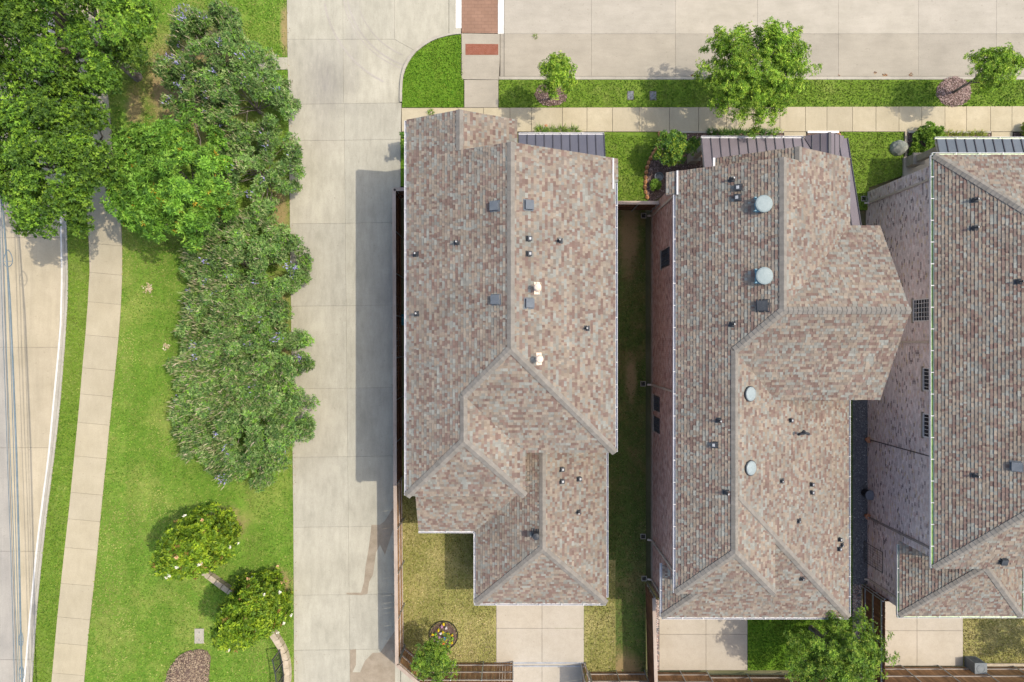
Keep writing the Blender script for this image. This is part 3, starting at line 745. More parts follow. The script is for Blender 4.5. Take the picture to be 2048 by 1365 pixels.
LIT = [(0.22, 0.10, 0.05, 3), (0.32, 0.20, 0.10, 2), (0.12, 0.08, 0.05, 2)]
chips('leaf_litter', [px2(blob(*a)) for a in ((1771, 150, 6, 3), (1824, 149, 4, 5), (1752, 144, 3, 3), (1680, 150, 3, 2), (1386, 151, 4, 3))], 420, 0.05, LIT, 'small brown leaf piles caught along the street kerb', 'leaf litter', SZ)
chips('leaf_litter', [px2(vis([(interp(T_al, y) + 0.5, y) for y in YS] + [(interp(T_al, y) + 6, y) for y in YS[::-1]])), px2([(783, 380), (783, 1330), (790, 1330), (790, 380)])], 22, 0.03, LIT, 'scattered leaf crumbs along both edges of the alley', 'leaf litter', AZ)
# wet marks on the alley (their own outline, darker damp concrete)
def stain(pl, label):
    b = MB(); b.poly([(*p, AZ + 0.006) for p in px2(pl, AZ)]); b.build('water_stain', M['wet'], alley)
stain([(787, 1015), (770, 1042), (760, 1050), (743, 1050), (741, 1070), (737, 1100), (731, 1135), (728, 1165), (722, 1186), (735, 1188), (738, 1165), (746, 1150), (752, 1105), (760, 1090), (770, 1110), (778, 1085), (787, 1055)], '')
stain([(700, 1300), (712, 1299), (712, 1330), (705, 1345), (720, 1345), (730, 1322), (746, 1306), (760, 1306), (790, 1262), (790, 1420), (700, 1420)], '')
M['tyre'] = concrete('tyre_darkened_concrete', (0.30, 0.28, 0.235), (0.36, 0.335, 0.29), 0.03, (0.3, 1, 1))
for k, (r, a0, a1, w_) in enumerate(((168, 182, 262, 3.5), (176, 185, 255, 2.5), (214, 190, 248, 4), (150, 200, 250, 2.5))):
    cx_, cy_ = 862, -30
    pl = [(cx_ + r * math.cos(math.radians(t)), cy_ - r * math.sin(math.radians(t))) for t in range(a0, a1, 6)]
    pr = [(cx_ + (r + w_) * math.cos(math.radians(t)), cy_ - (r + w_) * math.sin(math.radians(t))) for t in range(a0, a1, 6)]
    b = MB()
    for i in range(len(pl) - 1):
        b.poly([(*p, AZ + 0.0045 + k * .0006) for p in px2([pl[i], pl[i + 1], pr[i + 1], pr[i]], AZ)])
    b.build('tyre_mark', M['tyre'], alley)
stain([(693, 1186), (722, 1186), (735, 1188), (722, 1191), (693, 1189)], '')
# ------------------------------------------------------------------ roofs of separate shingles
SH_PAL = np.array([(0.219, 0.182, 0.143, 3.0), (0.239, 0.206, 0.165, 2.4), (0.158, 0.112, 0.094, 2.3), (0.178, 0.134, 0.113, 2.0), (0.198, 0.194, 0.170, 2.2), (0.221, 0.224, 0.200, 1.6), (0.186, 0.161, 0.135, 2.4)])
def clip_half(poly, ax, val, keep_ge):
    out = []; n = len(poly)
    for i in range(n):
        a, b = poly[i], poly[(i + 1) % n]
        da, db = a[ax] - val, b[ax] - val
        if not keep_ge: da, db = -da, -db
        if da >= 0: out.append(a)
        if (da >= 0) != (db >= 0):
            t = da / (da - db)
            out.append((a[0] + (b[0] - a[0]) * t, a[1] + (b[1] - a[1]) * t))
    return out
def area2(p): return 0.5 * sum(p[i][0] * p[(i + 1) % len(p)][1] - p[(i + 1) % len(p)][0] * p[i][1] for i in range(len(p)))
def clean(p):
    o = []
    for q in p:
        if not o or abs(q[0] - o[-1][0]) + abs(q[1] - o[-1][1]) > 1e-4: o.append(q)
    if len(o) > 1 and abs(o[0][0] - o[-1][0]) + abs(o[0][1] - o[-1][1]) < 1e-4: o.pop()
    return o

class Slope:
    def __init__(s, pts):
        s.pts = [Vector(p) for p in pts]
        n = Vector((0, 0, 0))
        for i in range(len(s.pts)):
            a, b = s.pts[i], s.pts[(i + 1) % len(s.pts)]
            n += Vector(((a.y - b.y) * (a.z + b.z), (a.z - b.z) * (a.x + b.x), (a.x - b.x) * (a.y + b.y)))
        n.normalize()
        if n.z < 0: n = -n; s.pts.reverse()
        s.n = n
        s.u = Vector((0, 0, 1)).cross(n).normalized()       # along the eave
        s.v = n.cross(s.u)                                   # up the slope
        s.o = s.pts[0]
        s.uv = [((p - s.o).dot(s.u), (p - s.o).dot(s.v)) for p in s.pts]
        s.d = n.dot(s.o)
    def z(s, x, y): return (s.d - s.n.x * x - s.n.y * y) / s.n.z
    def w(s, u, v, h): return s.o + s.u * u + s.v * v + s.n * h
    def inside(s, x, y):
        r = pip([(p.x, p.y) for p in s.pts], np.array([x]), np.array([y]))
        return bool(r[0])

def shingles(sl, expo=0.148):
    """list of (verts, faces, tint, projected size, centre)"""
    out = []
    us = [p[0] for p in sl.uv]; vs = [p[1] for p in sl.uv]
    v = min(vs)
    prev = None
    while v < max(vs) - 1e-3:
        v1 = v + expo
        row = clip_half(clip_half(sl.uv, 1, v, True), 1, v1, False)
        if len(row) >= 3:
            u = min(us) - R.uniform(0, 0.3); tooth = R.random() < 0.5
            col = None
            umax = max(p[0] for p in row); umin = min(p[0] for p in row)
            while u < umax:
                L = R.choice((0.08, 0.10, 0.12, 0.13, 0.15, 0.18, 0.24))
                u1 = u + L
                if u1 > umin:
                    cell = clean(clip_half(clip_half(row, 0, u, True), 0, u1, False))
                    if len(cell) >= 3:
                        a = area2(cell)
                        if a < 0: cell.reverse(); a = -a
                        if a > 8e-4:
                            tb = 0.026 + (0.016 if tooth else 0.0) + R.uniform(-0.003, 0.004)
                            tu = 0.004
                            n = len(cell)
                            hh = [tb + (tu - tb) * (q[1] - v) / expo for q in cell]
                            vv = [sl.w(q[0], q[1], h) for q, h in zip(cell, hh)] + [sl.w(q[0], q[1], 0.0) for q in cell]
                            ff = [tuple(range(n))]
                            for i in range(n):
                                j = (i + 1) % n
                                if cell[i][1] > v1 - 1e-3 and cell[j][1] > v1 - 1e-3: continue
                                ff.append((i, n + i, n + j, j))
                            k = NR.choice(len(SH_PAL), p=SH_PAL[:, 3] / SH_PAL[:, 3].sum()) if (col is None or R.random() > 0.12) else col
                            col = k
                            tint = SH_PAL[k, :3] * R.uniform(0.88, 1.12)
                            c = vv[0]
                            px_ = c.x * FOC / (CAM_H - c.z) + 1024; py_ = 682.5 - c.y * FOC / (CAM_H - c.z)
                            vis_ = 5 < px_ < 2040 and 5 < py_ < 1360
                            out.append((vv, ff, tuple(tint), (a * (FOC / (CAM_H - c.z)) ** 2 * sl.n.z) if vis_ else 0, c))
                u = u1; tooth = not tooth if R.random() < 0.85 else tooth
        v = v1
    return out

def hips(parent, lines, slopes, expo=0.215):
    """ridge caps: bent tabs lapped along each line (a, b) from low to high"""
    for a, b in lines:
        a, b = Vector(a), Vector(b)
        if a.z > b.z: a, b = b, a
        d = (b - a); L = d.length; d.normalize()
        mid = (a + b) / 2
        side = d.cross(Vector((0, 0, 1))).normalized()
        wings = []
        for sgn in (1, -1):
            best = None
            q = mid + side * sgn * 0.12
            zs = [s.z(q.x, q.y) for s in slopes if s.inside(q.x, q.y)]
            z = max(zs) if zs else q.z - 0.06
            z = min(z, mid.z + 0.0)
            w = (Vector((q.x, q.y, z)) - mid)
            wings.append((w - d * w.dot(d)).normalized())
        n = max(1, int(L / expo)); st = L / n; hw = 0.195
        mb = MB()
        up = (-(wings[0] + wings[1]))
        up = up.normalized() if up.length > 1e-3 else Vector((0, 0, 1))
        lo, hi = 0.082, 0.058
        l0, l1 = -st / 2 - 0.0, st / 2 + 0.03
        P0 = d * l0 + up * lo; P1 = d * l1 + up * hi
        vs = [P0, P0 + wings[0] * hw - up * 0.012, P1 + wings[0] * hw - up * 0.012, P1, P0 + wings[1] * hw - up * 0.012, P1 + wings[1] * hw - up * 0.012]
        dn = -up * 0.06
        vs += [v + dn for v in (vs[0], vs[1], vs[2], vs[4], vs[5])]
        fs = [(0, 1, 2, 3), (3, 5, 4, 0), (0, 6, 7, 1), (1, 7, 8, 2), (4, 9, 6, 0), (5, 10, 9, 4)]
        mb.faces(vs, fs)
        me, _ = mb.mesh('ridge_cap', M['cap'], center=Vector((0, 0, 0)))
        bm = bmesh.new(); bm.from_mesh(me); bmesh.ops.recalc_face_normals(bm, faces=bm.faces); bm.to_mesh(me); bm.free()
        for i in range(n):
            place('ridge_cap', me, a + d * (st * (i + 0.5)), parent)

def make_roof(root, slopes, lines, n_single=300):
    mb = MB()
    for s in slopes:
        n = len(s.pts)
        top = [p - Vector((0, 0, 0.002)) for p in s.pts]; bot = [p - Vector((0, 0, 0.15)) for p in s.pts]
        mb.faces(top, [tuple(range(n))], 0)
        mb.faces(top + bot, [(i, n + i, n + (i + 1) % n, (i + 1) % n) for i in range(n)], 1)
        mb.faces(bot, [tuple(range(n - 1, -1, -1))], 1)
    roof = mb.build('roof', [M['deck'], M['fascia']], root)
    allsh = []
    for s in slopes: allsh += shingles(s)
    allsh.sort(key=lambda t: -t[3])
    for vv, ff, tint, _, c in allsh[:n_single]:
        b = MB(); b.faces(vv, ff, 0, tint); b.build('shingle', M['shingle'], roof)
    b = MB()
    for vv, ff, tint, _, c in allsh[n_single:]: b.faces(vv, ff, 0, tint)
    b.build('shingle_courses', M['shingle'], roof, kind='stuff')
    hips(roof, lines, slopes)
    return roof

def gutter(root, a, b, out, mat='gutter', bed=None, w=0.13, every=1.05):
    a, b, out = Vector(a), Vector(b), Vector(out).normalized()
    d = (b - a).normalized()
    mb = MB(); dz = Vector((0, 0, 1))
    c0 = out * (w / 2 + 0.005) - dz * 0.03
    up = dz
    mb.beam(a + out * 0.012 - dz * 0.06, b + out * 0.012 - dz * 0.06, 0.012, 0.11)
    mb.beam(a + out * (w - 0.012) - dz * 0.055, b + out * (w - 0.012) - dz * 0.055, 0.018, 0.125)
    mb.beam(a + out * w / 2 - dz * 0.11, b + out * w / 2 - dz * (0.05 if bed else 0.11), w - 0.035, 0.012, m=1 if bed else 0)
    for e in (a, b): mb.beam(e + out * 0.02 - dz * 0.06, e + out * (w - 0.02) - dz * 0.06, 0.012, 0.1)
    g_ = mb.build('gutter', [M[mat], M[bed or mat]], root)
    n = max(2, int((b - a).length / every))
    for i in range(1, n):
        p = a + (b - a) * (i / n)
        m2 = MB(); m2.beam(p + out * 0.0 + dz * 0.008, p + out * w + dz * 0.008, 0.035, 0.012)
        m2.build('bracket', M['frame_white'], g_)
    return g_

def hit(slopes, px, py):
    kx = (px - 1024) / FOC; ky = (682.5 - py) / FOC
    best = None
    for s in slopes:
        a = s.d / s.n.z; b_, c_ = -s.n.x / s.n.z, -s.n.y / s.n.z
        t = b_ * kx + c_ * ky
        z = (a + CAM_H * t) / (1 + t)
        x, y = kx * (CAM_H - z), ky * (CAM_H - z)
        if s.inside(x, y) and (best is None or z > best[0].z): best = (Vector((x, y, z)), s)
    if best is None:
        s = min(slopes, key=lambda s: (Vector((kx * 32, ky * 32, s.z(kx * 32, ky * 32))) - s.o).length)
        z = s.z(kx * 32, ky * 32); best = (Vector((kx * 32, ky * 32, z)), s)
    return best

def frame_of(s): return Matrix((s.u, s.v, s.n)).transposed()
def box_vent(root, slopes, px, py, dark=False, sz=0.4):
    p, s = hit(slopes, px, py); F = frame_of(s)
    b = MB(); m0 = 'vent_dark' if dark else 'vent_grey'
    b.box(p + s.n * 0.03, (sz * 1.3, sz * 1.3, 0.012), F)
    hx, lo, hi = sz / 2, 0.06, 0.2
    pr = [(-hx, -hx, lo), (hx, -hx, lo), (hx, hx, lo), (-hx, hx, lo), (-hx, -hx, hi), (hx, -hx, hi), (hx, hx, hi * 0.75), (-hx, hx, hi * 0.75)]
    b.faces([p + F @ Vector(v) for v in pr], [(3, 2, 1, 0), (4, 5, 6, 7), (0, 1, 5, 4), (1, 2, 6, 5), (2, 3, 7, 6), (3, 0, 4, 7)])
    for k in range(3): b.box(p + F @ Vector((0, -hx - 0.006, 0.08 + k * 0.04)), (sz * 0.9, 0.02, 0.012), F, 1)
    b.build('box_vent', [M[m0], M['vent_dark']], root)
def pipe_vent(root, slopes, px, py, h=0.46, r=0.05, top='vent_dark'):
    p, s = hit(slopes, px, py); F = frame_of(s)
    b = MB(); b.box(p + s.n * 0.028, (0.26, 0.32, 0.012), F)
    b.lathe(p, [(0.11, 0.0), (0.10, 0.08), (0.065, 0.15)], 12)
    b.tube(p, p + Vector((0, 0, h)), r, r, 12, 1, cap=False)
    b.lathe(p + Vector((0, 0, h - 0.03)), [(r * 0.98, 0.0), (0.001, 0.0)], 12, m=2)
    b.build('pipe_vent', [M['vent_dark'], M[top], M['lead']], root)
def flue(root, slopes, px, py):
    p, s = hit(slopes, px, py); F = frame_of(s)
    b = MB(); b.box(p + s.n * 0.03 + s.v * 0.02, (0.56, 0.3, 0.012), F)
    b.lathe(p, [(0.2, 0.0), (0.17, 0.1), (0.11, 0.2)], 16)
    b.tube(p, p + Vector((0, 0, 0.62)), 0.095, 0.095, 14, 1)
    b.lathe(p + Vector((0, 0, 0.60)), [(0.10, 0), (0.17, 0.03), (0.17, 0.14), (0.13, 0.19), (0.02, 0.23)], 16, m=1)
    b.build('flue_pipe', [M['flash_beige'], M['flash_beige']], root)
def square_vent(root, slopes, px, py, sz=0.2):
    p, s = hit(slopes, px, py); F = frame_of(s)
    b = MB(); b.box(p + s.n * 0.03, (sz * 1.35, sz * 1.35, 0.014), F, 1)
    b.box(p + s.n * 0.09, (sz, sz, 0.11), F, 0)
    b.box(p + s.n * 0.155 - s.v * 0.02, (sz * 1.12, sz * 1.05, 0.02), F, 0)
    b.box(p + s.n * 0.168 - s.v * 0.02, (sz * 0.55, sz * 0.5, 0.008), F, 2)
    b.build('roof_jack', [M['vent_dark'], M['vent_dark'], M['lead']], root)
def dome_vent(root, slopes, px, py):
    p, s = hit(slopes, px, py); F = frame_of(s)
    b = MB(); b.box(p + s.n * 0.028, (0.66, 0.66, 0.012), F, 1)
    up = p + Vector((0, 0, 0.06)); 
    b.lathe(p - Vector((0, 0, 0.1)), [(0.27, 0), (0.27, 0.36)], 20, m=1)
    b.lathe(up + Vector((0, 0, 0.13)), [(0.385, 0), (0.40, 0.05), (0.385, 0.09), (0.33, 0.115), (0.16, 0.13), (0.01, 0.133)], 28, m=0)
    for q in (-1, 1):
        b.beam(p + Vector((-0.36, 0.3 * q, 0.0)), p + Vector((-0.36, 0.3 * q, 0.2)), 0.08, 0.05, Vector((0, 1, 0)), 1)
    b.build('attic_fan', [M['vent_teal'], M['vent_blue']], root, smooth=False)
def disc(root, slopes, px, py):
    p, s = hit(slopes, px, py); F = frame_of(s)
    b = MB(); b.lathe(p, [(0.37, 0.0), (0.37, 0.10), (0.335, 0.10)], 28, F, 1)
    b.lathe(p, [(0.335, 0.10), (0.33, 0.13), (0.27, 0.165), (0.15, 0.185), (0.01, 0.19)], 28, F, 0)
    b.build('tubular_skylight', [M['disc'], M['vent_dark']], root)
def goose(root, slopes, px, py):
    p, s = hit(slopes, px, py)
    b = MB(); pts = [p, p + Vector((0, 0, .5)), p + Vector((-.06, .03, .62)), p + Vector((-.2, 0.06, .66)), p + Vector((-.34, .02, .58)), p + Vector((-.38, -.02, .48))]
    pts = [p + (q - p) * 1.35 for q in pts]; b.path(pts, [0.065] * 6, 10)
    b.lathe(p, [(0.14, 0.0), (0.12, 0.08), (0.07, 0.12)], 12, m=1)
    b.build('bent_pipe', [M['vent_dark'], M['vent_dark']], root)

# metal porch roof of standing-seam panels: slopes north, eave at y0 (z0), pitch k
def seam_roof(root, x0, x1, y0, z0, y_of_x, k, mat, w=0.46, name='porch_roof'):
    ny = y0; base = MB()
    zz = lambda y: z0 + k * (y0 - y)
    n = int(round((x1 - x0) / w)); w = (x1 - x0) / n
    base.beam((x0 + 0.02, y0 - 0.02, z0 - 0.09), (x1 - 0.02, y0 - 0.02, z0 - 0.09), 0.03, 0.15)
    for xe in (x0 + 0.02, x1 - 0.02):
        ye = y_of_x(xe); base.beam((xe, y0 - 0.05, z0 - 0.09), (xe, ye, zz(ye) - 0.09), 0.03, 0.15)
    base.beam((x0 + 0.1, y0 - 0.15, z0 - 0.2), (x1 - 0.1, y0 - 0.15, z0 - 0.2), 0.12, 0.2)
    part = base.build(name, M['fascia'], root)
    for i in range(n):
        a, b = x0 + i * w, x0 + (i + 1) * w
        ya = y_of_x((a + b) / 2)
        m = MB()
        m.faces([(a + 0.004, y0, z0), (b - 0.004, y0, z0), (b - 0.004, ya, zz(ya)), (a + 0.004, ya, zz(ya)),
                 (a + 0.004, y0, z0 - 0.03), (b - 0.004, y0, z0 - 0.03), (b - 0.004, ya, zz(ya) - 0.03), (a + 0.004, ya, zz(ya) - 0.03)],
                [(0, 1, 2, 3), (7, 6, 5, 4), (0, 4, 5, 1), (1, 5, 6, 2), (2, 6, 7, 3), (3, 7, 4, 0)])
        m.build('metal_panel', mat, part)
    for i in range(0, n + 1):
        a = x0 + i * w
        ya = y_of_x(min(max(a, x0 + 0.01), x1 - 0.01))
        if 0 < i < n: ya = min(y_of_x(a - 0.02), y_of_x(a + 0.02))
        m = MB(); m.beam((a, y0 + 0.005, z0 + 0.018), (a, ya, zz(ya) + 0.018), 0.045, 0.045)
        m.build('seam', M['seam'], part)
    return part

def wall(root, pts, z0, z1, mat, name='wall'):
    b = MB(); b.prism(pts, z0, z1, cap=False, bottom=False)
    return b.build(name, mat, root)

def brick_face(parent, x, y0, y1, z0, z1, holes, pal, n_single=300, cls=-1):
    """real bricks on a wall at x that faces -X"""
    b = MB(); singles = []
    row = 0; z = z0
    while z < z1 - 0.02:
        y = y0 + (0.105 if row % 2 else 0.0) - 0.21
        while y < y1:
            ya, yb = max(y, y0), min(y + 0.2, y1)
            if yb - ya > 0.03:
                cy, cz = (ya + yb) / 2, z + 0.037
                if not any(h[0] - 0.05 < cy < h[1] + 0.05 and h[2] - 0.03 < cz < h[3] + 0.03 for h in holes):
                    pr = R.uniform(0.008, 0.016)
                    k = NR.choice(len(pal), p=pal[:, 3] / pal[:, 3].sum())
                    t = tuple(pal[k, :3] * R.uniform(0.85, 1.15))
                    vs = [(x, ya, z), (x, yb, z), (x, yb, z + 0.075), (x, ya, z + 0.075), (x - pr, ya + .002, z + .002), (x - pr, yb - .002, z + .002), (x - pr, yb - .002, z + 0.073), (x - pr, ya + .002, z + 0.073)]
                    fs = [(4, 7, 6, 5), (3, 2, 6, 7), (0, 4, 5, 1), (0, 3, 7, 4), (1, 5, 6, 2)]
                    if n_single and z > z1 - 1.2 and yb - ya > 0.19 and R.random() < 0.12 and len(singles) < n_single:
                        singles.append((vs, fs, t))
                    else: b.faces(vs, fs, 0, t)
            y += 0.21
        z += 0.085; row += 1
    b.build('brick_courses', M['brick'], parent, kind='stuff')
    for vs, fs, t in singles:
        q = MB(); q.faces(vs, fs, 0, t); q.build('brick', M['brick'], parent)

def side_window(root, x, y0, y1, z0, z1, ny, nz, frame='frame_white'):
    """window in a wall that faces -X, pane recessed"""
    b = MB(); f = 0.05
    for (a, c) in (((x - .02, y0 + f / 2, z0), (x - .02, y0 + f / 2, z1)), ((x - .02, y1 - f / 2, z0), (x - .02, y1 - f / 2, z1))):
        b.beam(a, c, f, 0.07, Vector((1, 0, 0)))
    for z in (z0 + f / 2, z1 - f / 2): b.beam((x - .021, y0 + f, z), (x - .021, y1 - f, z), 0.07, f)
    b.beam((x - .05, y0 - .06, z0 - .035), (x - .05, y1 + .06, z0 - .035), 0.12, 0.07, m=1)
    w_ = b.build('window', [M[frame], M['stone']], root)
    p = MB(); p.box((x - 0.004, (y0 + y1) / 2, (z0 + z1) / 2), (0.006, y1 - y0 - 2 * f, z1 - z0 - 2 * f)); p.build('pane', M['glass'], w_)
    for i in range(1, ny):
        y = y0 + (y1 - y0) * i / ny
        m = MB(); m.beam((x - .025, y, z0 + f), (x - .025, y, z1 - f), 0.022, 0.03, Vector((1, 0, 0))); m.build('muntin', M[frame], w_)
    for i in range(1, nz):
        z = z0 + (z1 - z0) * i / nz
        m = MB(); m.beam((x - .026, y0 + f, z), (x - .026, y1 - f, z), 0.03, 0.022); m.build('muntin', M[frame], w_)
    return w_

def downspout(root, x, y, z0, z1, xe, mat='downspout'):
    """rectangular pipe on a wall facing -X with elbow up to the gutter at xe"""
    b = MB()
    b.box((x - 0.05, y, (z0 + z1) / 2), (0.075, 0.10, z1 - z0))
    b.beam((x - 0.05, y, z1 - 0.02), (xe - 0.06, y, z1 + 0.26), 0.1, 0.075)
    b.beam((x - 0.05, y, z0 + 0.05), (x - 0.28, y, z0 - 0.06), 0.1, 0.075)
    for z in (z0 + 0.8, (z0 + z1) / 2, z1 - 0.5): b.box((x - 0.05, y, z), (0.09, 0.16, 0.04))
    b.build('downspout', M[mat], root)

def drain(px, py, label):
    c = P(px, py, 0)
    e = empty('yard_drain', c, label, 'drain', 'square drain basins beside the downspouts')
    b = MB(); s, w = 0.135, 0.03
    for q in (-1, 1):
        b.box(c + Vector((q * s, 0, 0.02)), (w, 2 * s + w, 0.09)); b.box(c + Vector((0, q * s, 0.02)), (2 * s - w, w, 0.086))
    b.build('frame', M['kerb'], e)
    b = MB(); b.box(c + Vector((0, 0, 0.0)), (2 * s - w, 2 * s - w, 0.03)); b.build('basin', M['black_plastic'], e)

# ---------------------------------------------------------------- house 1 (left)
e6 = 6.9
h1 = empty('house', (0, -1, 0), 'leftmost house beside the alley, long shingle roof with dark porch strip in front', 'house', 'brick houses in the row')
p1 = 0.535; L1, R1, m1 = -5.1, 5.0, -0.05
zl = lambda x: e6 + p1 * (x - L1)
zr = lambda x: e6 + p1 * (R1 - x)
Y1, Y0, Ys1 = 10.74, 8.87, -5.4
xa, xr = -2.43, 0.24; zm1 = zl(m1); Yh = Ys1 + (R1 - m1)
xw, xwr = -2.235, 0.63; Yw = -7.51; Ywr = Yw + (xw - L1)
zs_ = lambda y: e6 + p1 * (y - Ys1)
Yk = Yh - (m1 - xw)                       # where the wing ridge meets the main hip
S1 = [Slope([(L1, Y1, e6), (xa, Y1, zl(xa)), (xa, Y0, zl(xa)), (m1, Y0, zm1), (m1, Yh, zm1), (xw, Yk, zl(xw)), (xw, Ywr, zl(xw)), (L1, Yw, e6)]),
      Slope([(xa, Y1, zl(xa)), (xr, Y1, e6), (xr, Y0 - 0.35, e6), (xa, Y0 - 0.35, zl(xa))]),
      Slope([(m1, Y0, zm1), (R1, Y0, e6), (R1 + 0.14, Y0, e6 - p1 * .14), (R1 + 0.14, Y0 - 1.15, e6 - p1 * .14), (R1, Y0 - 1.15, e6), (R1, Ys1, e6), (m1, Yh, zm1)]),
      Slope([(m1, Yh, zm1), (R1, Ys1, e6), (xwr, Ys1, e6), (xw, Yk, zl(xw))]),
      Slope([(xw, Yk, zl(xw)), (xwr, Ys1, e6), (xwr, Yw, e6), (xw, Ywr, zl(xw))]),
      Slope([(L1, Yw, e6), (xw, Ywr, zl(xw)), (xwr, Yw, e6)])]
e3 = 3.3; gl, gr, gm = -1.94, 5.06, 1.56; Yg = -14.1; zg = e3 + p1 * (gm - gl); Ygr = Yg + (gm - gl)
Yp = -10.21; zpw = e3 + p1 * (-7.2 - Yp); xpv = gl + (-7.2 - Yp)
S1 += [Slope([(gl, Yg, e3), (gm, Ygr, zg), (gm, -5.1, zg), (gl + 2.4, -5.1, e3 + p1 * 2.4), (gl + 2.4, -7.2, e3 + p1 * 2.4), (xpv, -7.2, zpw), (gl, Yp, e3)]),
       Slope([(gm, Ygr, zg), (gr, Yg, e3), (gr, -5.1, e3), (gm, -5.1, zg)]),
       Slope([(gl, Yg, e3), (gr, Yg, e3), (gm, Ygr, zg)]),
       Slope([(-5.03, Yp, e3), (gl, Yp, e3), (xpv, -7.2, zpw), (-5.03, -7.2, zpw)])]
caps1 = [((xa, Y1, zl(xa)), (xa, Y0, zl(xa))), ((m1, Y0, zm1), (m1, Yh, zm1)), ((m1, Yh, zm1), (xw, Yk, zl(xw))), ((m1, Yh, zm1), (R1, Ys1, e6)),
         ((xw, Yk, zl(xw)), (xw, Ywr, zl(xw))), ((xw, Ywr, zl(xw)), (L1, Yw, e6)), ((xw, Ywr, zl(xw)), (xwr, Yw, e6)),
         ((gm, Ygr, zg), (gm, -5.4, zg)), ((gm, Ygr, zg), (gl, Yg, e3)), ((gm, Ygr, zg), (gr, Yg, e3))]
make_roof(h1, S1, caps1)
wall(h1, [(-4.75, 10.4), (-0.1, 10.4), (-0.1, 8.5), (4.68, 8.5), (4.68, -5.1), (.33, -5.1), (.33, -7.2), (-4.75, -7.2)], -0.2, e6 + 0.1, M['wall1'])
wall(h1, [(-4.75, -7.2), (-4.75, -9.9), (-1.65, -9.9), (-1.65, -13.8), (4.7, -13.8), (4.7, -5.1), (.33, -5.1), (.33, -7.2)], -0.2, e3 + 0.1, M['wall1'])
gb = MB()
for x0, x1, xt, y, zt in ((-4.75, -0.1, xa, 10.4, zl(xa)), (-4.75, 4.68, m1, 8.5, zm1)):
    gb.faces([(x0, y, e6 + .1), (x1, y, e6 + .1), (xt, y, zt - .16), (x0, y - .2, e6 + .1), (x1, y - .2, e6 + .1), (xt, y - .2, zt - .16)], [(0, 2, 1), (3, 4, 5), (0, 3, 5, 2), (1, 2, 5, 4)])
gb.build('gable_wall', M['wall1'], h1)
gutter(h1, (L1, Y1 - .05, e6), (L1, Yw + .02, e6), (-1, 0, 0))
gutter(h1, (R1, Y0 - 1.2, e6), (R1, Ys1 + .02, e6), (1, 0, 0))
gutter(h1, (gr, -5.45, e3), (gr, Yg + .3, e3), (1, 0, 0))
gutter(h1, (gl - .1, Yg, e3), (gr - .02, Yg, e3), (0, -1, 0))
gutter(h1, (gl, Yp - .1, e3), (gl, Yg, e3), (-1, 0, 0))
gutter(h1, (-5.03, Yp, e3), (gl - .1, Yp, e3), (0, -1, 0))
seam_roof(h1, 0.36, 4.97, 11.13, 3.2, lambda x: 8.55, 0.29, M['metal1'])
gutter(h1, (0.36, 11.13, 3.2), (4.97, 11.13, 3.2), (0, 1, 0))
for x in (0.6, 4.7):
    b = MB(); b.box((x, 10.85, 1.45), (0.28, 0.28, 2.9)); b.box((x, 10.85, 0.35), (0.42, 0.42, 0.7)); b.build('porch_post', M['fascia'], h1)
b = MB(); b.beam((R1 - .1, Y0 - .02, e6 + .09), (R1 - .1, Y0 - 1.5, e6 + .09), 0.07, 0.05); b.build('rake_flashing', M['gutter'], h1)
for x, y in ((991, 413), (1056, 411), (993, 600), (1057, 607)): box_vent(h1, S1, x, y)
for x, y in ((914, 486), (832, 509), (834, 628), (1119, 482), (1173, 657), (1157, 1024)): pipe_vent(h1, S1, x, y)
for x, y in ((1056, 478), (1056, 508), (1122, 939), (1122, 963), (1157, 958)): square_vent(h1, S1, x, y)
flue(h1, S1, 1074, 577); flue(h1, S1, 1078, 718)
p, s = hit(S1, 1071, 1067)
b = MB(); F_ = frame_of(s); b.box(p + s.n * .03, (.5, .42, .02), F_); b.box(p + Vector((0, 0, .2)), (.26, .26, .5)); b.lathe(p + Vector((0, 0, .42)), [(.11, 0), (.11, .1), (.17, .12), (.17, .24), (.05, .28)], 14)
b.build('exhaust_stack', M['vent_dark'], h1)

# ---------------------------------------------------------------- house 2 (middle)
h2 = empty('house', (12.5, -2, 0), 'middle house with red brick side wall and two grey domes on its roof', 'house', 'brick houses in the row')
p2 = 0.6; L2, R2, m2 = 7.95, 16.38, 12.165
A = lambda x: e6 + p2 * (x - L2)
B = lambda x: e6 + p2 * (R2 - x)
zm2 = A(m2); Y20, Y21 = 8.24, 8.87
bx0, bxa = 9.8, 13.09; zb = B(bxa)
Yc = 1.375; hw2 = m2 - L2; Yn, Ysx = Yc + hw2, Yc - hw2; Xe = 17.86
X2 = 10.35; Yj = Yc - (m2 - X2); z2 = A(X2)
C = lambda x: z2 - p2 * (x - X2)
Yws = -12.24; Ywr2 = Yws + (X2 - L2); xwe = X2 + (X2 - L2)
xv = X2 + (z2 - e6) / p2
Xc = 17.82; zc = C(Xc); Ysl = -14.62
D = lambda y: zc + p2 * (y - Ysl)
Yhp = Ysl + (Xc - X2)
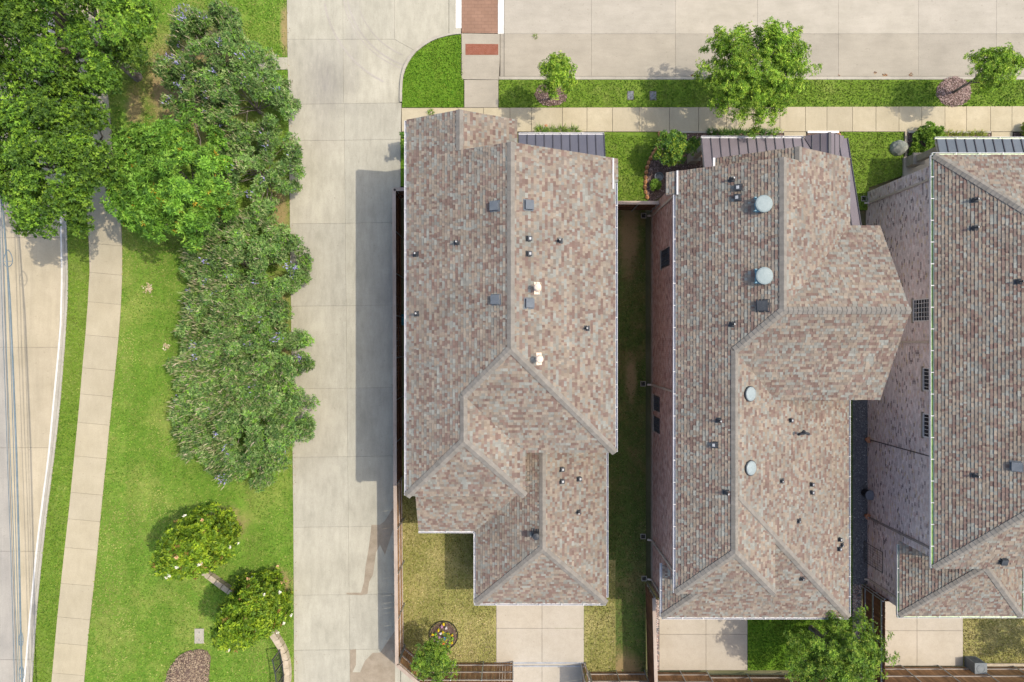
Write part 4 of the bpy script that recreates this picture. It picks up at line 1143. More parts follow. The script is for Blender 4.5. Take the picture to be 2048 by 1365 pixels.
S2 = [Slope([(L2 - .4, Y20, A(L2 - .4)), (m2, Y20, zm2), (m2, Yc, zm2), (X2, Yj, z2), (X2, Ywr2, z2), (L2, Yws, e6), (L2, Y20 - 1.1, e6), (L2 - .4, Y20 - 1.1, A(L2 - .4))]),
      Slope([(bx0, Y21, e6), (bxa, Y21, zb), (bxa, Y20 - .3, zb), (bx0, Y20 - .3, e6)]),
      Slope([(R2, Y21, e6), (bxa, Y21, zb), (bxa, Y20, zb), (m2, Y20, zm2), (m2, Yc, zm2), (R2, Yn, e6)]),
      Slope([(m2, Yc, zm2), (Xe, Yc, zm2), (Xe, Yn, e6), (R2, Yn, e6)]),
      Slope([(m2, Yc, zm2), (X2, Yj, z2), (xv, Ysx, e6), (Xe, Ysx, e6), (Xe, Yc, zm2)]),
      Slope([(X2, Yj, z2), (xv, Ysx, e6), (xv, Ysx + .3, C(xv)), (Xc, Ysx + .3, zc), (Xc, Ysl, zc), (xwe, Ysl + (Xc - xwe), C(xwe)), (xwe, Yws, e6), (X2, Ywr2, z2)]),
      Slope([(L2, Yws, e6), (X2, Ywr2, z2), (xwe, Yws, e6)]),
      Slope([(L2 + .02, Ysl, zc), (Xc, Ysl, zc), (xwe - .3, Ysl + (Xc - xwe + .3), D(Ysl + (Xc - xwe + .3))), (xwe - .3, -11.9, D(-11.9)), (L2 + .02 + (-11.9 - Ysl), -11.9, D(-11.9))]),
      Slope([(L2 + .02, Ysl, zc), (L2 + .02 + (-11.9 - Ysl), -11.9, D(-11.9)), (L2 + .02, -11.9, zc)])]
caps2 = [((m2, Y20, zm2), (m2, Yc, zm2)), ((bxa, Y21, zb), (bxa, Y20 - .02, zb)), ((m2, Yc, zm2), (Xe, Yc, zm2)), ((m2, Yc, zm2), (X2, Yj, z2)), ((X2, Yj, z2), (X2, Ywr2, z2)),
         ((X2, Ywr2, z2), (L2, Yws, e6)), ((X2, Ywr2, z2), (xwe, Yws, e6)), ((Xc, Ysl, zc), (X2 + .15, Yhp - .15, z2 - .09)), ((L2 + .02, Ysl, zc), (L2 + 2.7, Ysl + 2.68, D(Ysl + 2.68)))]
make_roof(h2, S2, caps2)
w2 = wall(h2, [(8.2, 7.9), (10.1, 7.9), (10.1, 8.55), (16.1, 8.55), (16.1, Yn - .3), (17.55, Yn - .3), (17.55, Ysx + .3), (xwe - .3, Ysx + .3), (xwe - .3, -11.9), (8.2, -11.9)], -0.2, e6 + .08, M['mortar'])
wall(h2, [(xwe - .3, Ysx + .3), (17.5, Ysx + .3), (17.5, -14.3), (8.2, -14.3), (8.2, -11.9), (xwe - .3, -11.9)], -0.2, zc + .08, M['wall2'])
gb = MB()
for x0, x1, xt, y, zt, z0_ in ((8.2, 16.1, m2, 7.9, zm2, e6 + .08), (10.1, 16.1, bxa, 8.55, zb, e6 + .08)):
    gb.faces([(x0, y, z0_), (x1, y, z0_), (xt, y, zt - .18), (x0, y - .2, z0_), (x1, y - .2, z0_), (xt, y - .2, zt - .18)], [(0, 2, 1), (3, 4, 5), (0, 3, 5, 2), (1, 2, 5, 4)])
gb.faces([(17.55, Yn - .3, e6 + .08), (17.55, Ysx + .3, e6 + .08), (17.55, Yc, zm2 - .18), (17.35, Yn - .3, e6 + .08), (17.35, Ysx + .3, e6 + .08), (17.35, Yc, zm2 - .18)], [(0, 1, 2), (3, 5, 4), (0, 2, 5, 3), (1, 4, 5, 2)])
gb.build('gable_wall', M['wall2'], h2)
BR2 = np.array([(0.43, 0.275, 0.225, 3), (0.47, 0.32, 0.265, 3), (0.36, 0.215, 0.18, 2), (0.50, 0.38, 0.32, 1), (0.25, 0.15, 0.13, .7)])
win2 = [(3.95, 4.9, 2.75, 4.55, 1, 9), (-3.95, -3.1, 0.8, 2.2, 4, 7), (-5.15, -4.3, 0.8, 2.2, 4, 7)]
brick_face(w2, 8.2, -11.9, 7.9, 0.0, e6 - .05, [w[:4] for w in win2], BR2)
brick_face(w2, 8.2, -14.3, -11.9, 0.0, zc - .05, [], BR2, 0)
b = MB(); b.beam((8.175, 7.9, 0.12), (8.175, -14.3, 0.12), 0.06, 0.3); b.build('plinth', M['stone'], h2)
for y0, y1, z0, z1, ny, nz in win2: side_window(h2, 8.2, y0, y1, z0, z1, ny if ny > 1 else 3, nz, 'frame_dark')
for y, zt in ((7.3, 6.5), (-2.55, 6.5), (-11.6, 6.5)): downspout(h2, 8.19, y, 0.25, zt, L2)
downspout(h2, 8.19, -13.9, 0.25, zc - .4, L2)
gutter(h2, (L2, Y20 - 1.15, e6), (L2, Yws + .02, e6), (-1, 0, 0))
gutter(h2, (L2 + .02, -11.8, zc), (L2 + .02, Ysl, zc), (-1, 0, 0))
gutter(h2, (L2, Ysl, zc), (Xc, Ysl, zc), (0, -1, 0))
gutter(h2, (Xc, Ysx - .1, zc), (Xc, Ysl + .02, zc), (1, 0, 0))
b = MB(); b.beam((L2 + .05, Y20 - .0, e6 + .1), (L2 + .05, Y20 - 1.15, e6 + .1), 0.08, 0.05); b.build('rake_flashing', M['gutter'], h2)
b = MB(); b.beam((9.78, Y21, e6 + .05), (9.78, Y21 - .5, e6 + .05), 0.1, 0.1); b.build('gutter_end', M['gutter'], h2)
seam_roof(h2, 10.22, 18.1, 10.94, 3.2, lambda x: 8.6 if x < 16.12 else Yn - .25, 0.29, M['metal2'], 0.5)
gutter(h2, (10.22, 10.94, 3.2), (15.75, 10.94, 3.2), (0, 1, 0))
# small entry gable on the metal roof
ga, gb_, gc = 15.72, 17.92, 16.82
ge = MB(); ze = 3.22; zt = ze + .62 * 1.1
entry = MB()
entry.faces([(ga, 11.0, ze), (gc, 11.0, zt), (gb_, 11.0, ze), (ga, 10.9, ze), (gc, 10.9, zt), (gb_, 10.9, ze)], [(0, 2, 1), (3, 4, 5)])
entry = entry.build('entry_gable', M['fascia'], h2)
yb = 11.0 - (zt - ze) / .29
for xs, xe_ in ((ga, gc), (gb_, gc)):
    m = MB(); m.faces([(xs, 11.05, ze), (xe_, 11.05, zt), (xe_, yb, zt), (xs, 11.05, ze - .03), (xe_, 11.05, zt - .03), (xe_, yb, zt - .03)], [(0, 1, 2) if xs < xe_ else (2, 1, 0), (0, 3, 4, 1) if xs < xe_ else (1, 4, 3, 0)])
    m.build('metal_panel', M['metal2'], entry)
    for q in (0.33, 0.66):
        xq = xs + (xe_ - xs) * q; zq = ze + (zt - ze) * q
        yq = 11.05 - (zq - ze) / .29
        m = MB(); m.beam((xq, 11.05, zq + .015), (xq, yq, zq + .015), .03, .04); m.build('seam', M['seam'], entry)
m = MB(); m.beam((gc, 11.06, zt + .01), (gc, yb, zt + .01), .14, .04); m.build('ridge_strip', M['seam'], entry)
for x, y in ((10.5, 10.6), (15.6, 10.7), (17.95, 10.7)):
    b = MB(); b.box((x, y, 1.4), (0.3, 0.3, 2.8)); b.box((x, y, .45), (.5, .5, .9)); b.box((x, y, .95), (.58, .58, .1)); b.build('porch_post', M['stone'], h2)
dome_vent(h2, S2, 1524, 410); dome_vent(h2, S2, 1525, 553)
box_vent(h2, S2, 1526, 612, True, .46); square_vent(h2, S2, 1478, 376, .26); square_vent(h2, S2, 1476, 396, .26); square_vent(h2, S2, 1430, 890, .24)
for x, y in ((1463, 360), (1464, 649), (1437, 841), (1452, 985)): pipe_vent(h2, S2, x, y)
disc(h2, S2, 1498, 788); disc(h2, S2, 1499, 936)
for x, y in ((1579, 841), (1621, 969), (1621, 985), (1677, 1079), (1676, 1098)): square_vent(h2, S2, x, y, .17)
for x, y in ((1563, 962), (1597, 1042), (1683, 1090), (1604, 1157)): pipe_vent(h2, S2, x, y, .25, .04)
goose(h2, S2, 1606, 865)
for px_, py_, lb in ((1287, 432, 'white square drain by the red brick wall nearest the front fence'), (1286, 768, 'white square drain midway along the red brick wall'),
                 (1286, 1073, 'white square drain third along the red brick wall, in shaded grass'), (1288, 1157, 'white square drain by the dark wooden fence corner'),
                 (1727, 398, 'square drain at the front corner of the pale brick wall')): drain(px_, py_, lb)

# ---------------------------------------------------------------- house 3 (right)
h3 = empty('house', (25, -2, 0), 'rightmost house with pale brick side wall and blue-grey porch strip, cut by frame', 'house', 'brick houses in the row')
p3 = 0.6; L3, R3 = 20.5, 29.6; m3 = (L3 + R3) / 2; Yf, Yb = 9.02, -11.03; hw = m3 - L3; zm3 = e6 + p3 * hw
g0, g1_ = 20.74, 27.27; g2 = (g0 + g1_) / 2; zlo = 3.5; Yl = -14.7; Ylr = Yl + (g2 - g0); zlr = zlo + p3 * (g2 - g0)
S3 = [Slope([(L3, Yf, e6), (L3, Yb, e6), (m3, Yb + hw, zm3), (m3, Yf - hw, zm3)]),
      Slope([(R3, Yf, e6), (R3, Yb, e6), (m3, Yb + hw, zm3), (m3, Yf - hw, zm3)]),
      Slope([(L3, Yf, e6), (R3, Yf, e6), (m3, Yf - hw, zm3)]), Slope([(L3, Yb, e6), (R3, Yb, e6), (m3, Yb + hw, zm3)]),
      Slope([(g0, Yl, zlo), (g2, Ylr, zlr), (g2, -10.75, zlr), (g0, -10.75, zlo)]), Slope([(g1_, Yl, zlo), (g2, Ylr, zlr), (g2, -10.75, zlr), (g1_, -10.75, zlo)]),
      Slope([(g0, Yl, zlo), (g1_, Yl, zlo), (g2, Ylr, zlr)])]
caps3 = [((L3, Yf, e6), (m3, Yf - hw, zm3)), ((R3, Yf, e6), (m3, Yf - hw, zm3)), ((L3, Yb, e6), (m3, Yb + hw, zm3)), ((R3, Yb, e6), (m3, Yb + hw, zm3)), ((m3, Yf - hw, zm3), (m3, Yb + hw, zm3)),
         ((g0, Yl, zlo), (g2, Ylr, zlr)), ((g1_, Yl, zlo), (g2, Ylr, zlr))]
make_roof(h3, S3, caps3)
w3 = wall(h3, [(20.86, 8.75), (29.3, 8.75), (29.3, -10.75), (20.86, -10.75)], -0.2, e6 + .08, M['mortar'])
w3b = wall(h3, [(20.86, -10.75), (27.0, -10.75), (27.0, -14.4), (20.86, -14.4)], -0.2, zlo + .08, M['mortar'])
BR3 = np.array([(0.58, 0.52, 0.50, 4), (0.62, 0.56, 0.54, 3), (0.54, 0.47, 0.45, 3), (0.54, 0.45, 0.33, .7), (0.22, 0.19, 0.19, .8), (0.52, 0.40, 0.37, 1)])
win3 = [(1.0, 2.15, 4.6, 6.0, 5, 6), (-2.5, -1.35, 5.45, 6.0, 6, 1), (-4.85, -3.65, 5.45, 6.0, 6, 1)]
brick_face(w3, 20.86, -10.75, 8.75, 0, e6 - .05, [w[:4] for w in win3], BR3)
brick_face(w3b, 20.86, -14.4, -10.75, 0, zlo - .05, [], BR3, 0)
for y0, y1, z0, z1, ny, nz in win3: side_window(h3, 20.86, y0, y1, z0, z1, ny, nz)
downspout(h3, 20.85, 8.05, .25, 6.5, L3)
downspout(h3, 20.85, -0.05, .25, 6.5, L3)
downspout(h3, 20.85, -10.3, .25, 6.5, L3, 'downspout_dark'); downspout(h3, 20.85, -13.9, .25, zlo - .4, g0, 'downspout')
b = MB(); b.path([(20.83, -5.75, .3), (20.83, -5.75, 6.6)], [.022, .022], 6); b.build('conduit', M['black_metal'], h3)
gutter(h3, (L3, Yf, e6), (L3, Yb + .02, e6), (-1, 0, 0), 'gutter', 'gutter_bed', .18)
gutter(h3, (L3 - .1, Yf, e6), (R3, Yf, e6), (0, 1, 0), 'gutter', 'gutter_green')
gutter(h3, (g0, -10.9, zlo), (g0, Yl, zlo), (-1, 0, 0), 'gutter', 'gutter_bed')
gutter(h3, (g0 - .1, Yl, zlo), (g1_ + .1, Yl, zlo), (0, -1, 0), 'gutter', 'gutter_green')
gutter(h3, (g1_, -10.9, zlo), (g1_, Yl, zlo), (1, 0, 0), 'gutter', 'gutter_bed')
seam_roof(h3, 22.9, 31.0, 10.89, 3.2, lambda x: 8.8, 0.29, M['metal3'], 0.5)
gutter(h3, (22.85, 10.89, 3.2), (31.0, 10.89, 3.2), (0, 1, 0), 'gutter', 'gutter_green')
b = MB(); b.box((23.3, 10.45, 1.5), (.34, .34, 2.9)); b.box((23.3, 10.45, .45), (.56, .56, .9)); b.box((23.3, 10.45, .93), (.66, .66, .1)); b.build('porch_pillar', M['stone'], h3)
b = MB(); b.prism([(22.9, 8.78), (22.9, 10.75), (31, 10.75), (31, 8.78)], -.1, .15); b.build('porch_floor', M['conc_drive'], h3)
for x, y in ((1947, 401), (1947, 457), (2036, 564), (1948, 951)): pipe_vent(h3, S3, x, y, .42)
box_vent(h3, S3, 2033, 933); box_vent(h3, S3, 2006, 1121, True, .3)
# ------------------------------------------------------------------ wooden fences, picket by picket
PK = {}
def picket_mesh(h, mat):
    k = (round(h, 2), mat)
    if k not in PK:
        b = MB(); w, t = 0.139, 0.02; c = 0.025
        pr = [(-w / 2, 0), (w / 2, 0), (w / 2, h - c), (w / 2 - c, h), (-w / 2 + c, h), (-w / 2, h - c)]
        vs = [(x, -t / 2, z) for x, z in pr] + [(x, t / 2, z) for x, z in pr]
        n = 6
        b.faces(vs, [tuple(range(n)), tuple(range(2 * n - 1, n - 1, -1))] + [(i, n + i, n + (i + 1) % n, (i + 1) % n) for i in range(n)])
        PK[k] = b.mesh('picket', M[mat], center=Vector((0, 0, 0)))[0]
    return PK[k]
def fence(label, pts, h, inner, mat='picket_tan', cap=False, rails=(0.35, 1.2, 2.1), z0=0.0, rail_mat='rail_wood', post_every=2.4):
    pts = [Vector((*p, 0)) for p in pts]
    c = sum(pts, Vector((0, 0, 0))) / len(pts)
    f = empty('wooden_fence', (c.x, c.y, z0), label, 'fence', 'cedar fences round the back yards')
    for a, b in zip(pts, pts[1:]):
        d = (b - a); L = d.length; d.normalize(); ang = math.atan2(d.y, d.x)
        nrm = Vector((-d.y, d.x, 0)) * inner
        n = max(1, int(L / 0.146)); st = L / n
        for i in range(n):
            me = picket_mesh(h + R.choice((-0.01, 0, 0.01)), mat)
            p = a + d * (st * (i + 0.5)) + Vector((0, 0, z0 + 0.02)) + nrm * R.uniform(-.004, .004)
            place('picket', me, p, f, rot=(0, R.uniform(-.006, .006), ang))
        m = max(1, round(L / post_every))
        for i in range(m):
            p, q = a + d * (L * i / m), a + d * (L * (i + 1) / m)
            for rz in rails:
                rb = MB(); o = nrm * 0.034 + Vector((0, 0, z0 + rz))
                rb.beam(p + o + d * .004, q + o - d * .004, 0.045, 0.09); rb.build('rail', M[rail_mat], f)
        for i in range(m + 1):
            p = a + d * (L * i / m) + nrm * 0.095
            pb = MB(); pb.tube(p + Vector((0, 0, z0)), p + Vector((0, 0, z0 + h - 0.03)), 0.032, 0.032, 8); pb.lathe(p + Vector((0, 0, z0 + h - 0.03)), [(.036, 0), (.03, .025), (.005, .035)], 8)
            pb.build('post', M['steel'], f)
        if cap:
            m = max(1, round(L / 3.0))
            for i in range(m):
                cb = MB(); p, q = a + d * (L * i / m + .003), a + d * (L * (i + 1) / m - .003)
                cb.beam(p + Vector((0, 0, z0 + h + 0.035)) + nrm * 0.02, q + Vector((0, 0, z0 + h + 0.035)) + nrm * 0.02, 0.19, 0.04); cb.build('cap_board', M['cap_wood'], f)
    return f
FX0, FX1 = -6.52, -6.36
fence('tall cedar fence of shade-darkened boards along the alley beside the leftmost house', [(-4.8, 8.38), (FX0, 8.38), (-6.46, -7.9)], 2.4, 1, 'picket_brown', True, rail_mat='picket_brown')
fence('sunlit cedar fence along the alley, lower end with a clipped corner', [(-6.46, -7.9), (FX1, -17.85), (-5.2, -18.85)], 2.4, 1, 'picket_tan', True)  # same alley fence continued past the house shadow in the lit cedar copy
fence('brown cedar fence at the back of the yard left of the driveway gate', [(-5.15, -18.87), (0.05, -18.87)], 2.3, 1, 'picket_tan', post_every=1.75)
fence('brown cedar fence right of the driveway gate across the side yard', [(4.2, -18.9), (4.45, -19.4), (7.75, -19.4)], 2.3, 1, 'picket_tan', post_every=1.4)
fence('dark brown fence between the two back yards beside the gravel strip', [(7.82, -14.2), (7.95, -19.4), (8.0, -22)], 2.3, 1, 'picket_brown', True, rail_mat='rail_wood')
fence('short dark fence closing the gap between the two front lawns', [(4.75, 7.68), (8.12, 7.68)], 2.2, -1, 'picket_brown', True, rail_mat='picket_brown', post_every=1.1)
fence('brown fence behind the driveway of the middle house', [(8.3, -19.43), (11.4, -19.43)], 2.3, 1, 'picket_tan', post_every=1.55)
fence('brown fence partly hidden by the bushy back yard tree', [(11.5, -19.6), (20.5, -19.6)], 2.3, 1, 'picket_tan')
fence('dark brown fence with steel posts beside the pink gravel strip at right', [(20.9, -14.35), (20.56, -14.35), (20.56, -19.2)], 2.4, -1, 'picket_brown', rail_mat='steel', post_every=2.4)
fence('sunlit brown fence along the back of the rightmost yard', [(20.62, -19.1), (31.5, -19.1)], 2.3, 1, 'picket_tan')
fence('wooden stub fence at the right end of the driveway gate', [(4.12, -18.9), (4.12, -20.9)], 2.3, -1, 'picket_tan', post_every=1.9)

# ------------------------------------------------------------------ trees
def norm(a): return a / np.maximum(np.linalg.norm(a, axis=-1, keepdims=True), 1e-9)
def leaf_quads(c, d, L, W, droop=0.15):
    n = len(c)
    r = norm(NR.normal(size=(n, 3)) + np.array([0, 0, 1.6]))
    s = norm(np.cross(d, r)); up = np.cross(s, d)
    L = L[:, None]; W = W[:, None]
    m = c + d * L * 0.45
    return np.stack([c, m + s * W * 0.5 + up * W * .12, c + d * L - up * L * droop, m - s * W * 0.5 + up * W * .12], 1)
def rosettes(p, a, k, L, W, spread, jit=0.25):
    n = len(p)
    a = norm(a); t = norm(np.cross(a, NR.normal(size=(n, 3)))); b = np.cross(a, t)
    ph = NR.uniform(0, 6.28, (n, 1)) + np.arange(k)[None] * 6.283 / k + NR.normal(0, 0.25, (n, k))
    th = np.clip(spread + NR.normal(0, jit, (n, k)), 0.1, 2.0)
    d = a[:, None] * np.cos(th)[..., None] + (t[:, None] * np.cos(ph)[..., None] + b[:, None] * np.sin(ph)[..., None]) * np.sin(th)[..., None]
    c = np.repeat(p[:, None], k, 1) + d * 0.01
    ll = L * NR.uniform(0.65, 1.25, (n, k)); ww = W * NR.uniform(0.7, 1.2, (n, k))
    return leaf_quads(c.reshape(-1, 3), d.reshape(-1, 3), ll.ravel(), ww.ravel())
def clumps(C, rad, K, zmin=-0.35, rmin=0.55, lob=0.18, sep=0.0):
    C = np.array(C); rad = np.array(rad)
    out = []; tries = 0
    ph = NR.uniform(0, 6.28, 6)
    while len(out) < K and tries < K * 60:
        tries += 1
        v = NR.normal(size=3); v /= np.linalg.norm(v)
        if v[2] < zmin: continue
        az = math.atan2(v[1], v[0])
        lobe = 1 + lob * (math.sin(3 * az + ph[0]) * .5 + math.sin(5 * az + ph[1] + 2 * v[2]) * .5 + math.sin(7 * v[2] * 2 + ph[2]) * .3)
        r = (NR.uniform(rmin ** 3, 1)) ** (1 / 3) * lobe
        q = C + v * rad * r
        if sep and any(np.linalg.norm(q - o) < sep for o in out): continue
        out.append(q)
    return np.array(out)
def limbs(mb, base, fork, tips, r0, r1=0.02, wig=0.12):
    base, fork = Vector(base), Vector(fork)
    mid = (base + fork) / 2 + Vector((R.uniform(-.1, .1), R.uniform(-.1, .1), 0))
    mb.path([base - Vector((0, 0, .1)), base + Vector((0, 0, .15)), mid, fork], [r0 * 1.5, r0 * 1.1, r0 * .95, r0 * .8], 8)
    for t in tips:
        t = Vector(t); d = t - fork; L = d.length
        s = fork - (fork - mid) * R.uniform(0, .45)
        a = s + d * .35 + Vector((0, 0, L * .10)) + Vector((R.uniform(-1, 1), R.uniform(-1, 1), R.uniform(-.5, .5))) * L * wig
        b = s + d * .7 + Vector((0, 0, L * .06)) + Vector((R.uniform(-1, 1), R.uniform(-1, 1), R.uniform(-.5, .5))) * L * wig
        rr = r0 * R.uniform(.38, .6)
        mb.path([s, a, b, t], [rr, rr * .7, rr * .4, r1], 5)
def tree(name, label, cat, base, fork, cl, C, r0, twigs, cr, k, L, W, spread, pal, group=None, tips=16, out_bias=0.7, up_bias=0.7, flat=0.7, clump_var=0.16, extra=None, leafjit=0.12, droop=0.0):
    bx = Vector(base)
    root = empty(name, bx, label, cat, group)
    tb = MB(); idx = NR.choice(len(cl), min(tips, len(cl)), replace=False)
    limbs(tb, bx, fork, [cl[i] for i in idx], r0); tb.build('trunk', M['bark'], root)
    V, T = [], []
    C = np.array(C)
    for q in cl:
        n = max(4, int(twigs * NR.uniform(0.6, 1.35))); rr = cr * NR.uniform(0.7, 1.25)
        off = NR.normal(size=(n, 3)); off = norm(off) * (NR.random((n, 1)) ** 0.45) * rr
        off[:, 2] *= flat
        p = q + off
        out = norm(q - C)
        a = norm(out * out_bias + np.array([0, 0, up_bias]) + off / rr * 0.7 + NR.normal(0, 0.25, (n, 3)))
        a[:, 2] -= droop
        qd = rosettes(p, a, k, L, W, spread)
        tint = np.repeat(pick(pal, n, leafjit), k, 0) * NR.uniform(1 - clump_var, 1 + clump_var)
        V.append(qd); T.append(tint)
    V = np.concatenate(V); T = np.concatenate(T)
    me = np_mesh('crown', V.reshape(-1, 3), np.arange(4 * len(V)).reshape(-1, 4), M['leaf'], T)
    place('crown', me, (0, 0, 0), root)
    if extra: extra(root, cl, C)
    return root
def sticks(name, root, p, d, L, W, pal, mat='leaf'):
    """thin upright spikes, each a pair of crossed blades"""
    n = len(p); V = []
    for q in range(2):
        V.append(leaf_quads(p, d, L, W, 0.0))
    V = np.concatenate(V); T = pick(pal, n, 0.15); T = np.concatenate([T, T])
    me = np_mesh(name, V.reshape(-1, 3), np.arange(4 * len(V)).reshape(-1, 4), M[mat], T)
    place(name, me, (0, 0, 0), root, kind='stuff')

def crown_px(px, py, z, rx, ry):
    k = (CAM_H - z) / FOC; c = P(px, py, z)
    return c, rx * k, ry * k
OAK = [(0.095, 0.189, 0.016, 4.0), (0.144, 0.265, 0.020, 3.0), (0.055, 0.124, 0.014, 4.0), (0.199, 0.324, 0.027, 1.0)]
for px_, py_, zc_, rx, ry, lb, K in ((110, 40, 6.5, 185, 160, 'big spreading oak at the top left corner over the road and path', 92),
                                (104, 312, 6.0, 134, 168, 'big oak with lobed leaf clumps over the left road, lower of the two', 84)):
    c, a, b_ = crown_px(px_, py_, zc_, rx, ry)
    cl = clumps(c, (a * .92, b_ * .92, 2.6), K, -0.4, 0.40, 0.16, 0.66)
    tree('oak_tree', lb, 'tree', (c.x + .5, c.y - .3, -.05), (c.x + .3, c.y - .1, 2.6), cl, c, 0.24, 120, 0.78, 6, 0.15, 0.085, 1.05, OAK, 'oaks by the left road', 22, clump_var=.34)
BRIGHT = [(0.122, 0.270, 0.023, 4.0), (0.168, 0.339, 0.036, 4.0), (0.066, 0.161, 0.018, 3.5), (0.224, 0.391, 0.045, 1.5), (0.428, 0.287, 0.027, 0.22)]
c, a, b_ = crown_px(350, 368, 4.2, 126, 130)
cl = clumps(c, (a * .97, b_ * .97, 2.2), 95, -0.35, 0.5, 0.12, 0.48)
tree('broadleaf_tree', 'dense bright green tree with star-shaped leaf tufts and orange tips', 'tree', (c.x, c.y, -.05), (c.x, c.y, 1.8), cl, c, 0.16, 80, 0.56, 7, 0.2, 0.065, 1.15, BRIGHT, None, 14, clump_var=.28)
VITEX = [(0.131, 0.239, 0.056, 4.0), (0.189, 0.305, 0.085, 3.0), (0.076, 0.160, 0.040, 4.0), (0.271, 0.354, 0.129, 1.2), (0.163, 0.322, 0.036, 2.0)]
SPIKE = [(0.50, 0.46, 0.29, 3), (0.38, 0.42, 0.20, 3), (0.54, 0.46, 0.36, 1.2), (0.28, 0.37, 0.13, 3)]
LAV = [(0.44, 0.42, 0.72, 3), (0.54, 0.54, 0.80, 2), (0.36, 0.33, 0.62, 2)]
def vitex_extra(nsp, nfl):
    def fn(root, cl, C):
        def pts(n, lift):
            q = cl[NR.integers(0, len(cl), n)]; o = norm(NR.normal(size=(n, 3))) * NR.random((n, 1)) ** .5 * np.array([.5, .5, .35])
            o[:, 2] = np.abs(o[:, 2]) * lift
            out = norm(q - C)
            d = norm(np.array([0, 0, 1.0]) + out * .35 + NR.normal(0, .22, (n, 3)))
            return q + o, d
        p, d = pts(nsp, 1.0)
        sticks('seed_spikes', root, p, d, NR.uniform(.28, .55, nsp), NR.uniform(.035, .06, nsp), SPIKE)
        i = NR.integers(0, max(1, len(p)), nfl); base = p[i]
        p2_, d2_ = pts(nfl, 1.1)
        ctr = p2_[NR.integers(0, nfl, max(8, nfl // 9))]
        p2_ = ctr[NR.integers(0, len(ctr), nfl)] + NR.normal(0, .12, (nfl, 3)) + np.array([0, 0, .12])
        sticks('flower_spikes', root, p2_, d2_, NR.uniform(.16, .3, nfl), NR.uniform(.05, .08, nfl), LAV, 'petal')
    return fn
VX = [(400, 85, 3.2, 105, 95, 'grey-green flowering shrub tree at the top beside the corner oak', 60, 850, 160),
      (480, 190, 2.8, 96, 110, 'loose grey-green shrub tree right of the oaks, edging the alley', 56, 800, 170),
      (500, 335, 2.6, 92, 105, 'grey-green shrub tree behind the bright green tree, leaning to the alley', 56, 800, 150),
      (372, 165, 2.6, 75, 70, 'sparse grey-green shrub with bare stems between the oak and the alley', 26, 420, 110),
      (470, 532, 2.6, 132, 122, 'lavender flowering shrub tree below the bright tree, upper of three', 135, 2400, 210),
      (466, 690, 2.6, 146, 128, 'lavender flowering shrub tree in the middle of the spiky hedge row', 150, 2600, 170),
      (440, 605, 2.5, 96, 80, 'smaller chaste shrub filling the gap on the lawn side of the hedge row', 60, 1100, 60),
      (450, 768, 2.5, 118, 84, 'smaller chaste shrub wedged between the two lowest of the hedge row', 70, 1200, 60),
      (470, 846, 2.6, 146, 132, 'spiky grey-green shrub tree at the lower end of the hedge row', 155, 2800, 110)]
for px_, py_, zc_, rx, ry, lb, K, ns_, nf in VX:
    ns_ = int(ns_ * 1.05)
    c, a, b_ = crown_px(px_, py_, zc_ + .2, rx, ry)
    cl = clumps((c.x, c.y, zc_ * .62), (a * .96, b_ * .96, zc_ * .62), K, -0.3, 0.5, 0.10, 0.34)
    root = tree('chaste_tree', lb, 'shrub', (c.x, c.y, -.03), (c.x, c.y, .5), cl, (c.x, c.y, 0.6), 0.07, 78, 0.43, 5, 0.16, 0.065, 1.05, VITEX, 'grey-green shrub trees along the alley', 18, .6, .9, .8, .34, vitex_extra(ns_, nf))
MAG = [(0.085, 0.165, 0.010, 4), (0.155, 0.26, 0.014, 4), (0.26, 0.36, 0.02, 3), (0.24, 0.16, 0.04, .2)]
def mag_flowers(n):
    def fn(root, cl, C):
        for i in range(n):
            q = cl[NR.integers(0, len(cl))]; out = norm(q - C) * .8 + np.array([0, 0, .45])
            # keep blooms on the outside of the cone, facing up and outwards
            p = q + norm(out) * .42
            k = 7; pp = np.repeat(p[None], 1, 0)
            V = rosettes(pp, norm(out)[None], k, .115, .09, 1.05, .2); V2 = rosettes(pp + norm(out)[None] * .02, norm(out)[None], 4, .1, .09, .5, .15)
            V = np.concatenate([V, V2]); 
            cream = R.random() < .16
            t = np.tile(np.array([(0.62, 0.40, 0.22)] if cream else [(0.80, 0.79, 0.72)]), (len(V), 1))
            me = np_mesh('blossom', V.reshape(-1, 3), np.arange(4 * len(V)).reshape(-1, 4), M['petal'], t)
            place('blossom', me, (0, 0, 0), root)
    return fn
def cone_clumps(x, y, h, r, K):
    out = []
    while len(out) < K:
        z = NR.uniform(.45, h); f = (z - .2) / h
        rr = r * (1 - f ** 2.4) ** .75 * NR.uniform(.72, 1.04)
        if NR.random() > .35 + .65 * rr / r: continue
        an = NR.uniform(0, 6.28); out.append((x + rr * math.cos(an), y + rr * math.sin(an), z))
    return np.array(out)
for px_, py_, lb, nf in ((433, 1062, 'upper cone-shaped magnolia with white blossoms on the park lawn', 26), (537, 1189, 'lower cone-shaped magnolia with white blossoms beside the low stone wall', 30)):
    b0 = P(px_, py_, 0)
    cl = np.concatenate([cone_clumps(b0.x, b0.y, 6.0, 1.5, 190), cone_clumps(b0.x, b0.y, 4.6, .8, 40)])
    tree('magnolia_tree', lb, 'tree', (b0.x, b0.y, -.05), (b0.x, b0.y, 4.2), cl, (b0.x, b0.y, 2.4), 0.11, 30, 0.38, 6, 0.18, 0.08, 1.1, MAG, 'magnolias on the lawn', 18, .9, .45, .8, .26, mag_flowers(nf))
ELM = [(0.198, 0.345, 0.026, 4.0), (0.125, 0.242, 0.022, 4.0), (0.293, 0.436, 0.040, 2.5), (0.376, 0.484, 0.062, 1.0)]
